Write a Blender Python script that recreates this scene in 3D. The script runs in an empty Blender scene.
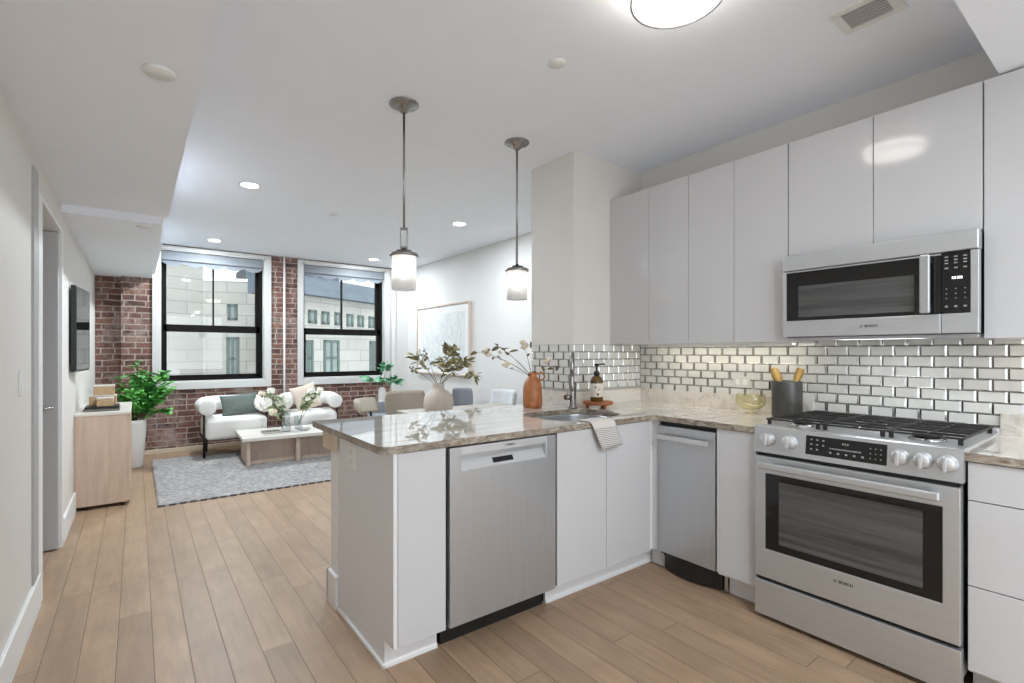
import bpy, bmesh, math, random
from mathutils import Vector, Matrix, noise as mnoise
PI = math.pi
sc = bpy.context.scene
COL = sc.collection
# ------------------------------------------------------------------ camera
YAW = math.atan((512 - 136.5) / 496.5)
CAMH = 1.28
cd = bpy.data.cameras.new('camera')
cam = bpy.data.objects.new('camera', cd)
COL.objects.link(cam)
cam.location = (0, 0, CAMH)
cam.rotation_euler = (PI / 2, 0, -YAW)
cd.sensor_width = 36
cd.lens = 496.5 * 36 / 1024
cd.shift_y = 11 / 1024
cd.clip_start = 0.05
cd.clip_end = 300
sc.camera = cam
# ------------------------------------------------------------------ view, world
sc.view_settings.view_transform = 'Standard'
sc.view_settings.look = 'None'
sc.view_settings.gamma = 1
sc.view_settings.use_curve_mapping = False
sc.view_settings.exposure = 0.26
sc.cycles.max_bounces = 12
sc.cycles.diffuse_bounces = 8
sc.cycles.glossy_bounces = 6
sc.cycles.transparent_max_bounces = 16
sc.cycles.caustics_reflective = False
sc.cycles.caustics_refractive = False
sc.cycles.sample_clamp_indirect = 6
SKY_NORTH = 1.15      # sky seen through the windows
SKY_SOUTH = 3.3      # sunny side of the sky, behind the camera
w = bpy.data.worlds.new('sky')
sc.world = w
w.use_nodes = True
nt = w.node_tree
bg = nt.nodes['Background']
tc = nt.nodes.new('ShaderNodeTexCoord')
sx = nt.nodes.new('ShaderNodeSeparateXYZ')
nt.links.new(tc.outputs['Generated'], sx.inputs[0])
mr = nt.nodes.new('ShaderNodeMapRange')
mr.interpolation_type = 'SMOOTHSTEP'
mr.inputs['From Min'].default_value = 0.25
mr.inputs['From Max'].default_value = -0.35
mr.inputs['To Min'].default_value = SKY_NORTH
mr.inputs['To Max'].default_value = SKY_SOUTH
nt.links.new(sx.outputs['Y'], mr.inputs['Value'])
nt.links.new(mr.outputs[0], bg.inputs['Strength'])
bg.inputs['Color'].default_value = (0.89, 0.955, 1.0, 1)

# ------------------------------------------------------------------ materials
def lin(c):
    c = c / 255
    return c / 12.92 if c <= 0.04045 else ((c + 0.055) / 1.055) ** 2.4
def S(r, g, b): return (lin(r), lin(g), lin(b), 1)
MATS = {}
class N:
    """small helper around a material's node tree"""
    def __init__(self, name):
        self.m = bpy.data.materials.new(name)
        self.m.use_nodes = True
        self.t = self.m.node_tree
        self.b = self.t.nodes['Principled BSDF']
        self.o = self.t.nodes['Material Output']
        self._c = None
        MATS[name] = self.m
    def n(self, kind, **kw):
        x = self.t.nodes.new(kind)
        for k, v in kw.items():
            if hasattr(x, k): setattr(x, k, v)
            else: x.inputs[k].default_value = v
        return x
    def l(self, a, b): self.t.links.new(a, b)
    def co(self):
        if self._c is None: self._c = self.n('ShaderNodeTexCoord')
        return self._c.outputs['Object']
    def scaled(self, s, rot=(0, 0, 0), loc=(0, 0, 0)):
        m = self.n('ShaderNodeMapping')
        m.inputs['Scale'].default_value = s
        m.inputs['Rotation'].default_value = rot
        m.inputs['Location'].default_value = loc
        self.l(self.co(), m.inputs['Vector'])
        return m.outputs[0]
    def noise(self, scale, detail=4, vec=None, rough=0.55, dist=0.0):
        x = self.n('ShaderNodeTexNoise')
        x.inputs['Scale'].default_value = scale
        x.inputs['Detail'].default_value = detail
        x.inputs['Roughness'].default_value = rough
        x.inputs['Distortion'].default_value = dist
        self.l(vec if vec is not None else self.co(), x.inputs['Vector'])
        return x.outputs['Fac']
    def ramp(self, fac, stops):
        r = self.n('ShaderNodeValToRGB')
        e = r.color_ramp.elements
        while len(e) < len(stops): e.new(0.5)
        for i, (p, c) in enumerate(stops):
            e[i].position = p; e[i].color = c
        self.l(fac, r.inputs[0])
        return r.outputs[0]
    def math(self, op, a, b=None, c=None):
        x = self.n('ShaderNodeMath'); x.operation = op
        for i, v in enumerate((a, b, c)):
            if v is None: continue
            if isinstance(v, (int, float)): x.inputs[i].default_value = v
            else: self.l(v, x.inputs[i])
        return x.outputs[0]
    def mix(self, fac, a, b, mode='MIX'):
        x = self.n('ShaderNodeMix'); x.data_type = 'RGBA'; x.blend_type = mode
        for i, v in ((0, fac), (6, a), (7, b)):
            if isinstance(v, (int, float)): x.inputs[i].default_value = v
            elif isinstance(v, tuple): x.inputs[i].default_value = v
            else: self.l(v, x.inputs[i])
        return x.outputs[2]
    def bump(self, h, strength=0.2, dist=0.01):
        x = self.n('ShaderNodeBump')
        x.inputs['Strength'].default_value = strength
        x.inputs['Distance'].default_value = dist
        self.l(h, x.inputs['Height'])
        self.l(x.outputs[0], self.b.inputs['Normal'])
    def base(self, v):
        if isinstance(v, tuple): self.b.inputs['Base Color'].default_value = v
        else: self.l(v, self.b.inputs['Base Color'])
    def set(self, rough=None, metal=None, spec=None, coat=None, **kw):
        if rough is not None:
            if isinstance(rough, (int, float)): self.b.inputs['Roughness'].default_value = rough
            else: self.l(rough, self.b.inputs['Roughness'])
        if metal is not None: self.b.inputs['Metallic'].default_value = metal
        if spec is not None: self.b.inputs['Specular IOR Level'].default_value = spec
        if coat is not None:
            self.b.inputs['Coat Weight'].default_value = coat
            self.b.inputs['Coat Roughness'].default_value = 0.03
        for k, v in kw.items(): self.b.inputs[k].default_value = v

def simple(name, c, rough=0.5, metal=0, var=0.04, vscale=6, bump=0, bscale=150, spec=None, coat=None):
    k = N(name)
    lo = tuple(max(0, x * (1 - var)) for x in c[:3]) + (1,)
    hi = tuple(min(1, x * (1 + var)) for x in c[:3]) + (1,)
    k.base(k.ramp(k.noise(vscale), [(0.3, lo), (0.7, hi)]))
    k.set(rough=rough, metal=metal, spec=spec, coat=coat)
    if bump: k.bump(k.noise(bscale, 2), bump, 0.003)
    return k.m

M = {}
M['wall'] = simple('wall_paint', S(215, 214, 212), 0.6, var=0.01, bump=0.04, bscale=300)
M['kwall'] = simple('warm_wall_paint', S(217, 214, 209), 0.6, var=0.01, bump=0.04, bscale=300)
M['ceil'] = simple('ceiling_paint', S(237, 241, 248), 0.75, var=0.01)
M['trimw'] = simple('white_trim_paint', S(230, 230, 230), 0.4, var=0.01)
M['casing'] = simple('window_casing_paint', S(200, 199, 197), 0.4, var=0.01)
M['creampaint'] = simple('cream_paint', S(206, 194, 174), 0.5, var=0.02)
M['doorgrey'] = simple('grey_door_paint', S(186, 187, 189), 0.45, var=0.01)
M['stripgrey'] = simple('grey_strip_paint', S(170, 170, 170), 0.45, var=0.01)
M['gloss'] = simple('glossy_white_lacquer', S(197, 197, 199), 0.09, var=0.005, spec=0.42)
M['carcass'] = simple('white_melamine', S(219, 219, 221), 0.4, var=0.005)
M['black'] = simple('black_plastic', S(24, 24, 25), 0.4, var=0.1)
M['blackmetal'] = simple('black_powder_coat', S(26, 25, 25), 0.45, var=0.1)
M['iron'] = simple('cast_iron', S(38, 37, 36), 0.5, var=0.15, bump=0.1)
M['blackglass'] = simple('black_glass', S(22, 22, 23), 0.06, var=0.05)
M['chrome'] = simple('polished_steel', (0.62, 0.62, 0.62, 1), 0.15, metal=1, var=0.03)
M['nickel'] = simple('brushed_nickel', (0.32, 0.31, 0.30, 1), 0.25, metal=1, var=0.05)
M['plastic'] = simple('white_plastic', S(225, 225, 223), 0.35, var=0.01)
M['mark'] = simple('pale_print', S(150, 150, 150), 0.5, var=0.02)
M['inkmark'] = simple('dark_print', S(40, 40, 42), 0.5, var=0.02)
M['bark'] = simple('dark_twig', S(74, 58, 42), 0.7, var=0.2, vscale=40)
M['terracotta'] = simple('glazed_terracotta', S(166, 104, 62), 0.4, var=0.28, vscale=22, bump=0.15, bscale=60)
M['cream'] = simple('cream_stoneware', S(205, 194, 182), 0.6, var=0.05, bump=0.08)
M['whiteceramic'] = simple('white_ceramic', S(225, 224, 222), 0.3, var=0.02)
M['crock'] = simple('dark_slate_ceramic', S(66, 65, 62), 0.35, var=0.25, vscale=18)
M['spoonwood'] = simple('pale_beech', S(214, 172, 96), 0.5, var=0.1, vscale=30)
M['amber'] = simple('amber_bottle', S(92, 72, 34), 0.12, var=0.15, vscale=20)
M['paper'] = simple('printed_paper_label', S(214, 207, 192), 0.6, var=0.03)
M['book'] = simple('book_cover_grey', S(120, 116, 108), 0.5, var=0.05)
M['pages'] = simple('book_pages', S(225, 222, 214), 0.8, var=0.03, vscale=200)
M['taupe'] = simple('taupe_upholstery', S(152, 141, 128), 0.9, var=0.05, vscale=30, bump=0.3, bscale=400)
M['beigefab'] = simple('beige_upholstery', S(178, 169, 155), 0.9, var=0.05, vscale=30, bump=0.3, bscale=400)
M['greyfab'] = simple('grey_upholstery', S(128, 130, 136), 0.9, var=0.06, vscale=30, bump=0.3, bscale=400)
M['palefab'] = simple('pale_grey_upholstery', S(205, 207, 210), 0.9, var=0.04, vscale=30, bump=0.3, bscale=400)
M['sage'] = simple('sage_velvet', S(98, 108, 103), 0.85, var=0.12, vscale=8, bump=0.2, bscale=300)
M['linen'] = simple('beige_linen', S(208, 192, 178), 0.9, var=0.06, vscale=20, bump=0.3, bscale=500)
M['blind'] = simple('grey_blue_blind_fabric', S(132, 138, 145), 0.8, var=0.03, vscale=12)
M['blindrail'] = simple('grey_blind_cassette', S(126, 131, 137), 0.5, var=0.02)
M['bronze'] = simple('black_bronze_sash', S(20, 18, 16), 0.6, var=0.1, spec=0.12)
M['slate'] = simple('slate_roof', S(84, 92, 102), 0.6, var=0.15, vscale=2)
M['extglass'] = simple('far_window_glass', S(100, 110, 108), 0.15, var=0.2, vscale=1)
M['extframe'] = simple('dark_green_window_frame', S(60, 74, 70), 0.4, var=0.1)
M['screen'] = simple('tv_glass', S(20, 21, 24), 0.03, var=0.02)
M['pinkwood'] = simple('pale_frame_wood', S(206, 190, 178), 0.5, var=0.05, vscale=10)
M['candle'] = simple('petal_white', S(244, 243, 236), 0.7, var=0.04, vscale=40)
M['petalcream'] = simple('petal_cream', S(240, 232, 214), 0.7, var=0.06, vscale=40)
M['stemgreen'] = simple('green_stem', S(104, 122, 70), 0.6, var=0.15, vscale=30)
M['stoneground'] = simple('street_asphalt', S(120, 120, 120), 0.9, var=0.1)

def ovenwin():
    k = N('smoked_window_glass')
    v = k.noise(1.0, 4, k.scaled((8, 1.2, 34)), 0.6)
    k.base(k.ramp(v, [(0.35, S(62, 62, 63)), (0.65, S(92, 92, 92))]))
    k.set(rough=0.14)
    return k.m
M['ovenglass'] = ovenwin()
def leafmat(name, a, b, scale=30):
    k = N(name)
    k.base(k.ramp(k.noise(scale, 2), [(0.35, a), (0.65, b)]))
    k.set(rough=0.5)
    return k.m
M['leafgreen'] = leafmat('glossy_green_leaf', S(42, 112, 48), S(128, 206, 104), 14)
M['leafolive'] = leafmat('olive_leaf', S(98, 98, 66), S(182, 172, 122), 12)
M['leafjade'] = leafmat('jade_leaf', S(40, 118, 82), S(128, 188, 146), 14)
M['leafdark'] = leafmat('dark_olive_leaf', S(70, 66, 46), S(136, 118, 74), 14)
M['leafpale'] = leafmat('pale_green_leaf', S(118, 138, 92), S(204, 212, 178), 20)

def emit(name, c, s):
    k = N(name)
    k.base(c)
    k.b.inputs['Emission Color'].default_value = c
    k.b.inputs['Emission Strength'].default_value = s
    return k.m
M['lampdisc'] = emit('lit_opal_diffuser', (1, 0.955, 0.89, 1), 10.5)
M['can'] = emit('lit_downlight_lens', (1, 0.96, 0.9, 1), 14.0)
M['bulb'] = emit('lit_bulb', (1, 0.96, 0.9, 1), 8.0)
M['ledbar'] = emit('lit_led_bar', (1, 0.93, 0.80, 1), 9)
M['cooklamp'] = emit('lit_cooktop_lamp', (0.95, 0.98, 1, 1), 11)
M['digits'] = emit('lit_clock_digits', (0.9, 0.95, 1, 1), 1.2)

def steel(name, axis, c=0.5, rough=0.3):
    k = N(name)
    s = [260, 260, 260]; s[axis] = 3
    v = k.scaled(tuple(s))
    nz = k.noise(1.0, 3, v)
    k.base(k.ramp(nz, [(0.3, (c * 0.90, c * 0.93, c * 0.96, 1)), (0.7, (c * 1.0, c * 1.03, c * 1.065, 1))]))
    k.set(metal=0.78, rough=rough)
    k.bump(nz, 0.04, 0.001)
    return k.m
M['steelv'] = steel('brushed_steel_vertical', 2, 0.56, 0.34)
M['steelh'] = steel('brushed_steel_horizontal', 1, 0.62, 0.38)
M['steelx'] = steel('brushed_steel_sink', 0, 0.6, 0.28)
M['steellight'] = simple('satin_silver_panel', S(205, 206, 208), 0.3, metal=0.5, var=0.02)

# glass that lets light straight through and reflects at grazing angles
def glass(name, tint=(0.97, 0.985, 0.98, 1), base=0.03):
    k = N(name)
    tr = k.n('ShaderNodeBsdfTransparent'); tr.inputs[0].default_value = tint
    gl = k.n('ShaderNodeBsdfGlossy'); gl.inputs['Roughness'].default_value = 0.02
    fr = k.n('ShaderNodeLayerWeight'); fr.inputs[0].default_value = 0.5
    mx = k.n('ShaderNodeMixShader')
    k.l(k.math('ADD', k.math('MULTIPLY', k.math('POWER', fr.outputs['Facing'], 5.0), 0.9), base), mx.inputs[0])
    k.l(tr.outputs[0], mx.inputs[1]); k.l(gl.outputs[0], mx.inputs[2])
    k.l(mx.outputs[0], k.o.inputs[0])
    k.t.nodes.remove(k.b)
    return k.m
M['glass'] = glass('window_glass')
M['vaseglass'] = glass('clear_vase_glass', (0.9, 0.92, 0.93, 1), 0.08)
M['bowlglass'] = glass('amber_tinted_glass', (0.96, 0.945, 0.84, 1), 0.07)
def frosted():
    k = N('frosted_lamp_glass')
    tr = k.n('ShaderNodeBsdfTransparent'); tr.inputs[0].default_value = (1, 1, 1, 1)
    tl = k.n('ShaderNodeBsdfTranslucent'); tl.inputs[0].default_value = (0.9, 0.9, 0.9, 1)
    df = k.n('ShaderNodeBsdfDiffuse'); df.inputs[0].default_value = (0.85, 0.85, 0.85, 1)
    gl = k.n('ShaderNodeBsdfGlossy'); gl.inputs['Roughness'].default_value = 0.1
    m1 = k.n('ShaderNodeMixShader'); m1.inputs[0].default_value = 0.45
    k.l(tl.outputs[0], m1.inputs[1]); k.l(df.outputs[0], m1.inputs[2])
    m2 = k.n('ShaderNodeMixShader'); m2.inputs[0].default_value = 0.22
    k.l(m1.outputs[0], m2.inputs[1]); k.l(tr.outputs[0], m2.inputs[2])
    m3 = k.n('ShaderNodeMixShader'); m3.inputs[0].default_value = 0.05
    k.l(m2.outputs[0], m3.inputs[1]); k.l(gl.outputs[0], m3.inputs[2])
    k.l(m3.outputs[0], k.o.inputs[0]); k.t.nodes.remove(k.b)
    return k.m
M['frosted'] = frosted()

def floor_mat():
    k = N('oak_plank_floor')
    sp = k.n('ShaderNodeSeparateXYZ'); k.l(k.co(), sp.inputs[0])
    W, L = 0.1245, 1.55
    fx = k.math('DIVIDE', k.math('ADD', sp.outputs['X'], 10 * W + 0.067), W)
    ix = k.math('FLOOR', fx)
    frx = k.math('FRACT', fx)
    wn = k.n('ShaderNodeTexWhiteNoise'); wn.noise_dimensions = '1D'; k.l(ix, wn.inputs['W'])
    fy = k.math('ADD', k.math('DIVIDE', sp.outputs['Y'], L), k.math('MULTIPLY', wn.outputs['Value'], 7.3))
    iy = k.math('FLOOR', fy); fry = k.math('FRACT', fy)
    cv = k.n('ShaderNodeCombineXYZ'); k.l(ix, cv.inputs[0]); k.l(iy, cv.inputs[1])
    w2 = k.n('ShaderNodeTexWhiteNoise'); w2.noise_dimensions = '2D'; k.l(cv.outputs[0], w2.inputs['Vector'])
    plank = w2.outputs['Value']
    # grain, shifted for every plank
    sh = k.n('ShaderNodeCombineXYZ'); k.l(k.math('MULTIPLY', plank, 40), sh.inputs[1]); k.l(k.math('MULTIPLY', plank, 17), sh.inputs[2])
    va = k.n('ShaderNodeVectorMath'); va.operation = 'ADD'; k.l(k.co(), va.inputs[0]); k.l(sh.outputs[0], va.inputs[1])
    mp = k.n('ShaderNodeMapping'); mp.inputs['Scale'].default_value = (14, 1.6, 14); k.l(va.outputs[0], mp.inputs[0])
    grain = k.noise(1.6, 6, mp.outputs[0], 0.65, 0.4)
    blot = k.noise(3.5, 3, va.outputs[0])
    c1 = k.ramp(plank, [(0.0, S(161, 137, 114)), (0.5, S(168, 143, 119)), (1.0, S(176, 150, 125))])
    c2 = k.ramp(grain, [(0.3, (0.80, 0.78, 0.76, 1)), (0.7, (1.08, 1.06, 1.04, 1))])
    c3 = k.ramp(blot, [(0.3, (0.90, 0.89, 0.88, 1)), (0.7, (1.05, 1.05, 1.05, 1))])
    c = k.mix(1.0, k.mix(1.0, c1, c2, 'MULTIPLY'), c3, 'MULTIPLY')
    ex = k.math('MINIMUM', frx, k.math('SUBTRACT', 1.0, frx))
    ey = k.math('MULTIPLY', k.math('MINIMUM', fry, k.math('SUBTRACT', 1.0, fry)), L / W)
    e = k.math('MINIMUM', ex, ey)
    seam = k.n('ShaderNodeMapRange'); seam.inputs['From Min'].default_value = 0.008; seam.inputs['From Max'].default_value = 0.022
    k.l(e, seam.inputs['Value'])
    dark = k.mix(1.0, c, (0.5, 0.45, 0.41, 1), 'MULTIPLY')
    k.base(k.mix(seam.outputs[0], dark, c))
    k.set(rough=k.ramp(grain, [(0.2, (0.36,) * 3 + (1,)), (0.8, (0.46,) * 3 + (1,))]), spec=0.45)
    k.bump(seam.outputs[0], 0.35, 0.002)
    return k.m
M['floor'] = floor_mat()

def brick_mat():
    k = N('old_red_brick')
    mp = k.n('ShaderNodeMapping'); mp.inputs['Rotation'].default_value = (PI / 2, 0, 0)
    k.l(k.co(), mp.inputs[0])
    wob = k.n('ShaderNodeTexNoise'); wob.inputs['Scale'].default_value = 9; k.l(k.co(), wob.inputs['Vector'])
    sub = k.n('ShaderNodeVectorMath'); sub.operation = 'SCALE'; sub.inputs['Scale'].default_value = 0.024
    k.l(wob.outputs['Color'], sub.inputs[0])
    va = k.n('ShaderNodeVectorMath'); va.operation = 'ADD'; k.l(mp.outputs[0], va.inputs[0]); k.l(sub.outputs[0], va.inputs[1])
    br = k.n('ShaderNodeTexBrick')
    br.offset = 0.5; br.squash = 0.62; br.squash_frequency = 3
    br.inputs['Scale'].default_value = 1
    br.inputs['Mortar Size'].default_value = 0.0085
    br.inputs['Mortar Smooth'].default_value = 0.3
    br.inputs['Brick Width'].default_value = 0.215
    br.inputs['Row Height'].default_value = 0.0735
    br.inputs['Bias'].default_value = 0.0
    br.inputs['Color1'].default_value = (0, 0, 0, 1); br.inputs['Color2'].default_value = (1, 1, 1, 1)
    br.inputs['Mortar'].default_value = (0.5, 0.5, 0.5, 1)
    k.l(va.outputs[0], br.inputs['Vector'])
    bc = k.ramp(br.outputs['Color'], [(0.0, S(84, 60, 55)), (0.35, S(112, 80, 70)), (0.7, S(130, 94, 81)), (1.0, S(112, 90, 84))])
    n1 = k.ramp(k.noise(14, 6), [(0.3, (0.60, 0.58, 0.58, 1)), (0.7, (1.25, 1.2, 1.16, 1))])
    bc = k.mix(1.0, bc, n1, 'MULTIPLY')
    lime = k.ramp(k.noise(2.2, 6, rough=0.7), [(0.50, (0, 0, 0, 1)), (0.66, (0.55,) * 3 + (1,))])
    bc = k.mix(lime, bc, S(196, 180, 172))
    c = k.mix(br.outputs['Fac'], bc, k.ramp(k.noise(25, 4), [(0.3, S(136, 120, 113)), (0.7, S(182, 168, 160))]))
    k.base(c)
    k.set(rough=0.85)
    h = k.math('ADD', k.math('MULTIPLY', br.outputs['Fac'], -0.6), k.math('MULTIPLY', k.noise(40, 4), 0.4))
    k.bump(h, 0.7, 0.012)
    return k.m
M['brick'] = brick_mat()

def stone_mat(name, edge=False):
    k = N(name)
    # veins run along the slab (x), slightly wavy
    if not edge:
        v = k.scaled((0.55, 3.2, 3.2), rot=(0, 0, 0.08))
        a = k.noise(2.0, 8, v, 0.6, 0.5)
        v2 = k.scaled((1.2, 9, 9), rot=(0, 0, 0.1))
        b = k.noise(2.0, 6, v2, 0.6, 0.6)
        c1 = k.ramp(a, [(0.28, S(188, 182, 174)), (0.42, S(212, 207, 200)), (0.58, S(220, 216, 210)), (0.75, S(205, 199, 191))])
        c2 = k.ramp(b, [(0.35, (0.80, 0.78, 0.75, 1)), (0.5, (1, 1, 1, 1))])
        k.base(k.mix(1.0, c1, c2, 'MULTIPLY'))
        k.set(rough=0.025, spec=0.5, coat=0.4)
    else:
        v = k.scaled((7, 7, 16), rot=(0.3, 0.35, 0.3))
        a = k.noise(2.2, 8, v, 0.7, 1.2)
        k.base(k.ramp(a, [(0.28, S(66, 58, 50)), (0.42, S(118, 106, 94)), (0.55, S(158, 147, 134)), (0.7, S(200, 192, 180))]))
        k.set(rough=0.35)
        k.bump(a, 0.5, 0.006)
    return k.m
M['stone'] = stone_mat('veined_quartzite')
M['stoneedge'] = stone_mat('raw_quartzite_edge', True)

def wood_mat(name, a, b, axis=2, rough=0.5):
    k = N(name)
    s = [16, 16, 16]; s[axis] = 1.5
    g = k.noise(1.5, 6, k.scaled(tuple(s)), 0.6, 0.5)
    k.base(k.ramp(g, [(0.3, a), (0.7, b)]))
    k.set(rough=rough)
    return k.m
M['oak'] = wood_mat('washed_oak_veneer', S(188, 164, 145), S(206, 184, 166), 2)
M['oakx'] = wood_mat('washed_oak_table', S(184, 164, 148), S(204, 187, 172), 2)
M['oakpale'] = wood_mat('bleached_oak_top', S(204, 198, 190), S(222, 217, 210), 0, 0.4)
M['greywood'] = wood_mat('grey_stained_wood', S(150, 143, 136), S(176, 169, 161), 0, 0.45)
M['bracketwood'] = wood_mat('raw_maple_block', S(196, 178, 154), S(212, 196, 174), 2)
M['woven'] = simple('woven_seagrass', S(182, 154, 118), 0.8, var=0.22, vscale=70, bump=0.5, bscale=120)
M['traywood'] = wood_mat('reddish_acacia', S(126, 70, 40), S(176, 108, 66), 0)

def rug_mat():
    k = N('heathered_wool_rug')
    a = k.noise(26, 5, k.scaled((1, 2.2, 1)), 0.75)
    b = k.noise(3, 3)
    c = k.ramp(a, [(0.35, S(112, 111, 114)), (0.5, S(154, 152, 152)), (0.65, S(196, 192, 187))])
    c2 = k.ramp(b, [(0.35, (0.88, 0.88, 0.89, 1)), (0.65, (1.06, 1.05, 1.04, 1))])
    k.base(k.mix(1.0, c, c2, 'MULTIPLY')); k.set(rough=0.95)
    k.bump(k.noise(120, 3), 0.6, 0.01)
    return k.m
M['rug'] = rug_mat()
M['rugedge'] = simple('rug_binding', S(92, 92, 96), 0.9, var=0.4, vscale=30)

def boucle():
    k = N('white_boucle')
    a = k.noise(90, 3)
    k.base(k.ramp(a, [(0.3, S(226, 224, 221)), (0.7, S(244, 243, 241))])); k.set(rough=0.95)
    k.bump(a, 0.8, 0.012)
    return k.m
M['boucle'] = boucle()

def ashlar():
    k = N('pale_ashlar_stone')
    mp = k.n('ShaderNodeMapping'); mp.inputs['Rotation'].default_value = (PI / 2, 0, 0)
    k.l(k.co(), mp.inputs[0])
    br = k.n('ShaderNodeTexBrick'); br.offset = 0.5
    for a, b in (('Scale', 1), ('Mortar Size', 0.018), ('Brick Width', 1.5), ('Row Height', 0.52)):
        br.inputs[a].default_value = b
    br.inputs['Color1'].default_value = S(148, 146, 141); br.inputs['Color2'].default_value = S(155, 153, 148)
    br.inputs['Mortar'].default_value = S(124, 122, 118)
    k.l(mp.outputs[0], br.inputs['Vector'])
    n = k.ramp(k.noise(0.6, 5), [(0.3, (0.9, 0.9, 0.89, 1)), (0.7, (1.06, 1.06, 1.06, 1))])
    k.base(k.mix(1.0, br.outputs['Color'], n, 'MULTIPLY')); k.set(rough=0.85)
    return k.m
M['ashlar'] = ashlar()

def stripes():
    k = N('striped_cotton')
    sp = k.n('ShaderNodeSeparateXYZ'); k.l(k.co(), sp.inputs[0])
    f = k.math('FRACT', k.math('MULTIPLY', sp.outputs['Z'], 105))
    st = k.math('LESS_THAN', f, 0.38)
    lowz = k.math('LESS_THAN', sp.outputs['Z'], -0.028)
    k.base(k.mix(k.math('MULTIPLY', st, lowz), S(208, 203, 197), S(132, 134, 140)))
    k.set(rough=0.9); k.bump(k.noise(400, 2), 0.3, 0.002)
    return k.m
M['towel'] = stripes()

def art():
    k = N('pale_abstract_art')
    a = k.noise(2.2, 7, k.scaled((1, 5, 1.6)), 0.7, 1.5)
    k.base(k.ramp(a, [(0.40, S(222, 224, 224)), (0.47, S(196, 200, 203)), (0.52, S(226, 227, 227)), (0.62, S(212, 214, 216))]))
    k.set(rough=0.35)
    k.bump(a, 0.3, 0.01)
    return k.m
M['art'] = art()

def tile_face():
    k = N('glazed_white_tile')
    k.base(k.ramp(k.noise(8, 3), [(0.3, S(206, 206, 202)), (0.7, S(220, 219, 215))]))
    k.set(rough=0.12)
    return k.m
M['tile'] = tile_face()
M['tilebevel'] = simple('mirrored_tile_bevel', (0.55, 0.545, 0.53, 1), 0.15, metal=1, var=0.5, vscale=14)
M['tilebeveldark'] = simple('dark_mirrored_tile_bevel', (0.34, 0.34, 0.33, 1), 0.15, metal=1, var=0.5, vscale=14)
M['grout'] = simple('pale_grout', S(176, 174, 168), 0.8, var=0.03)

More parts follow.
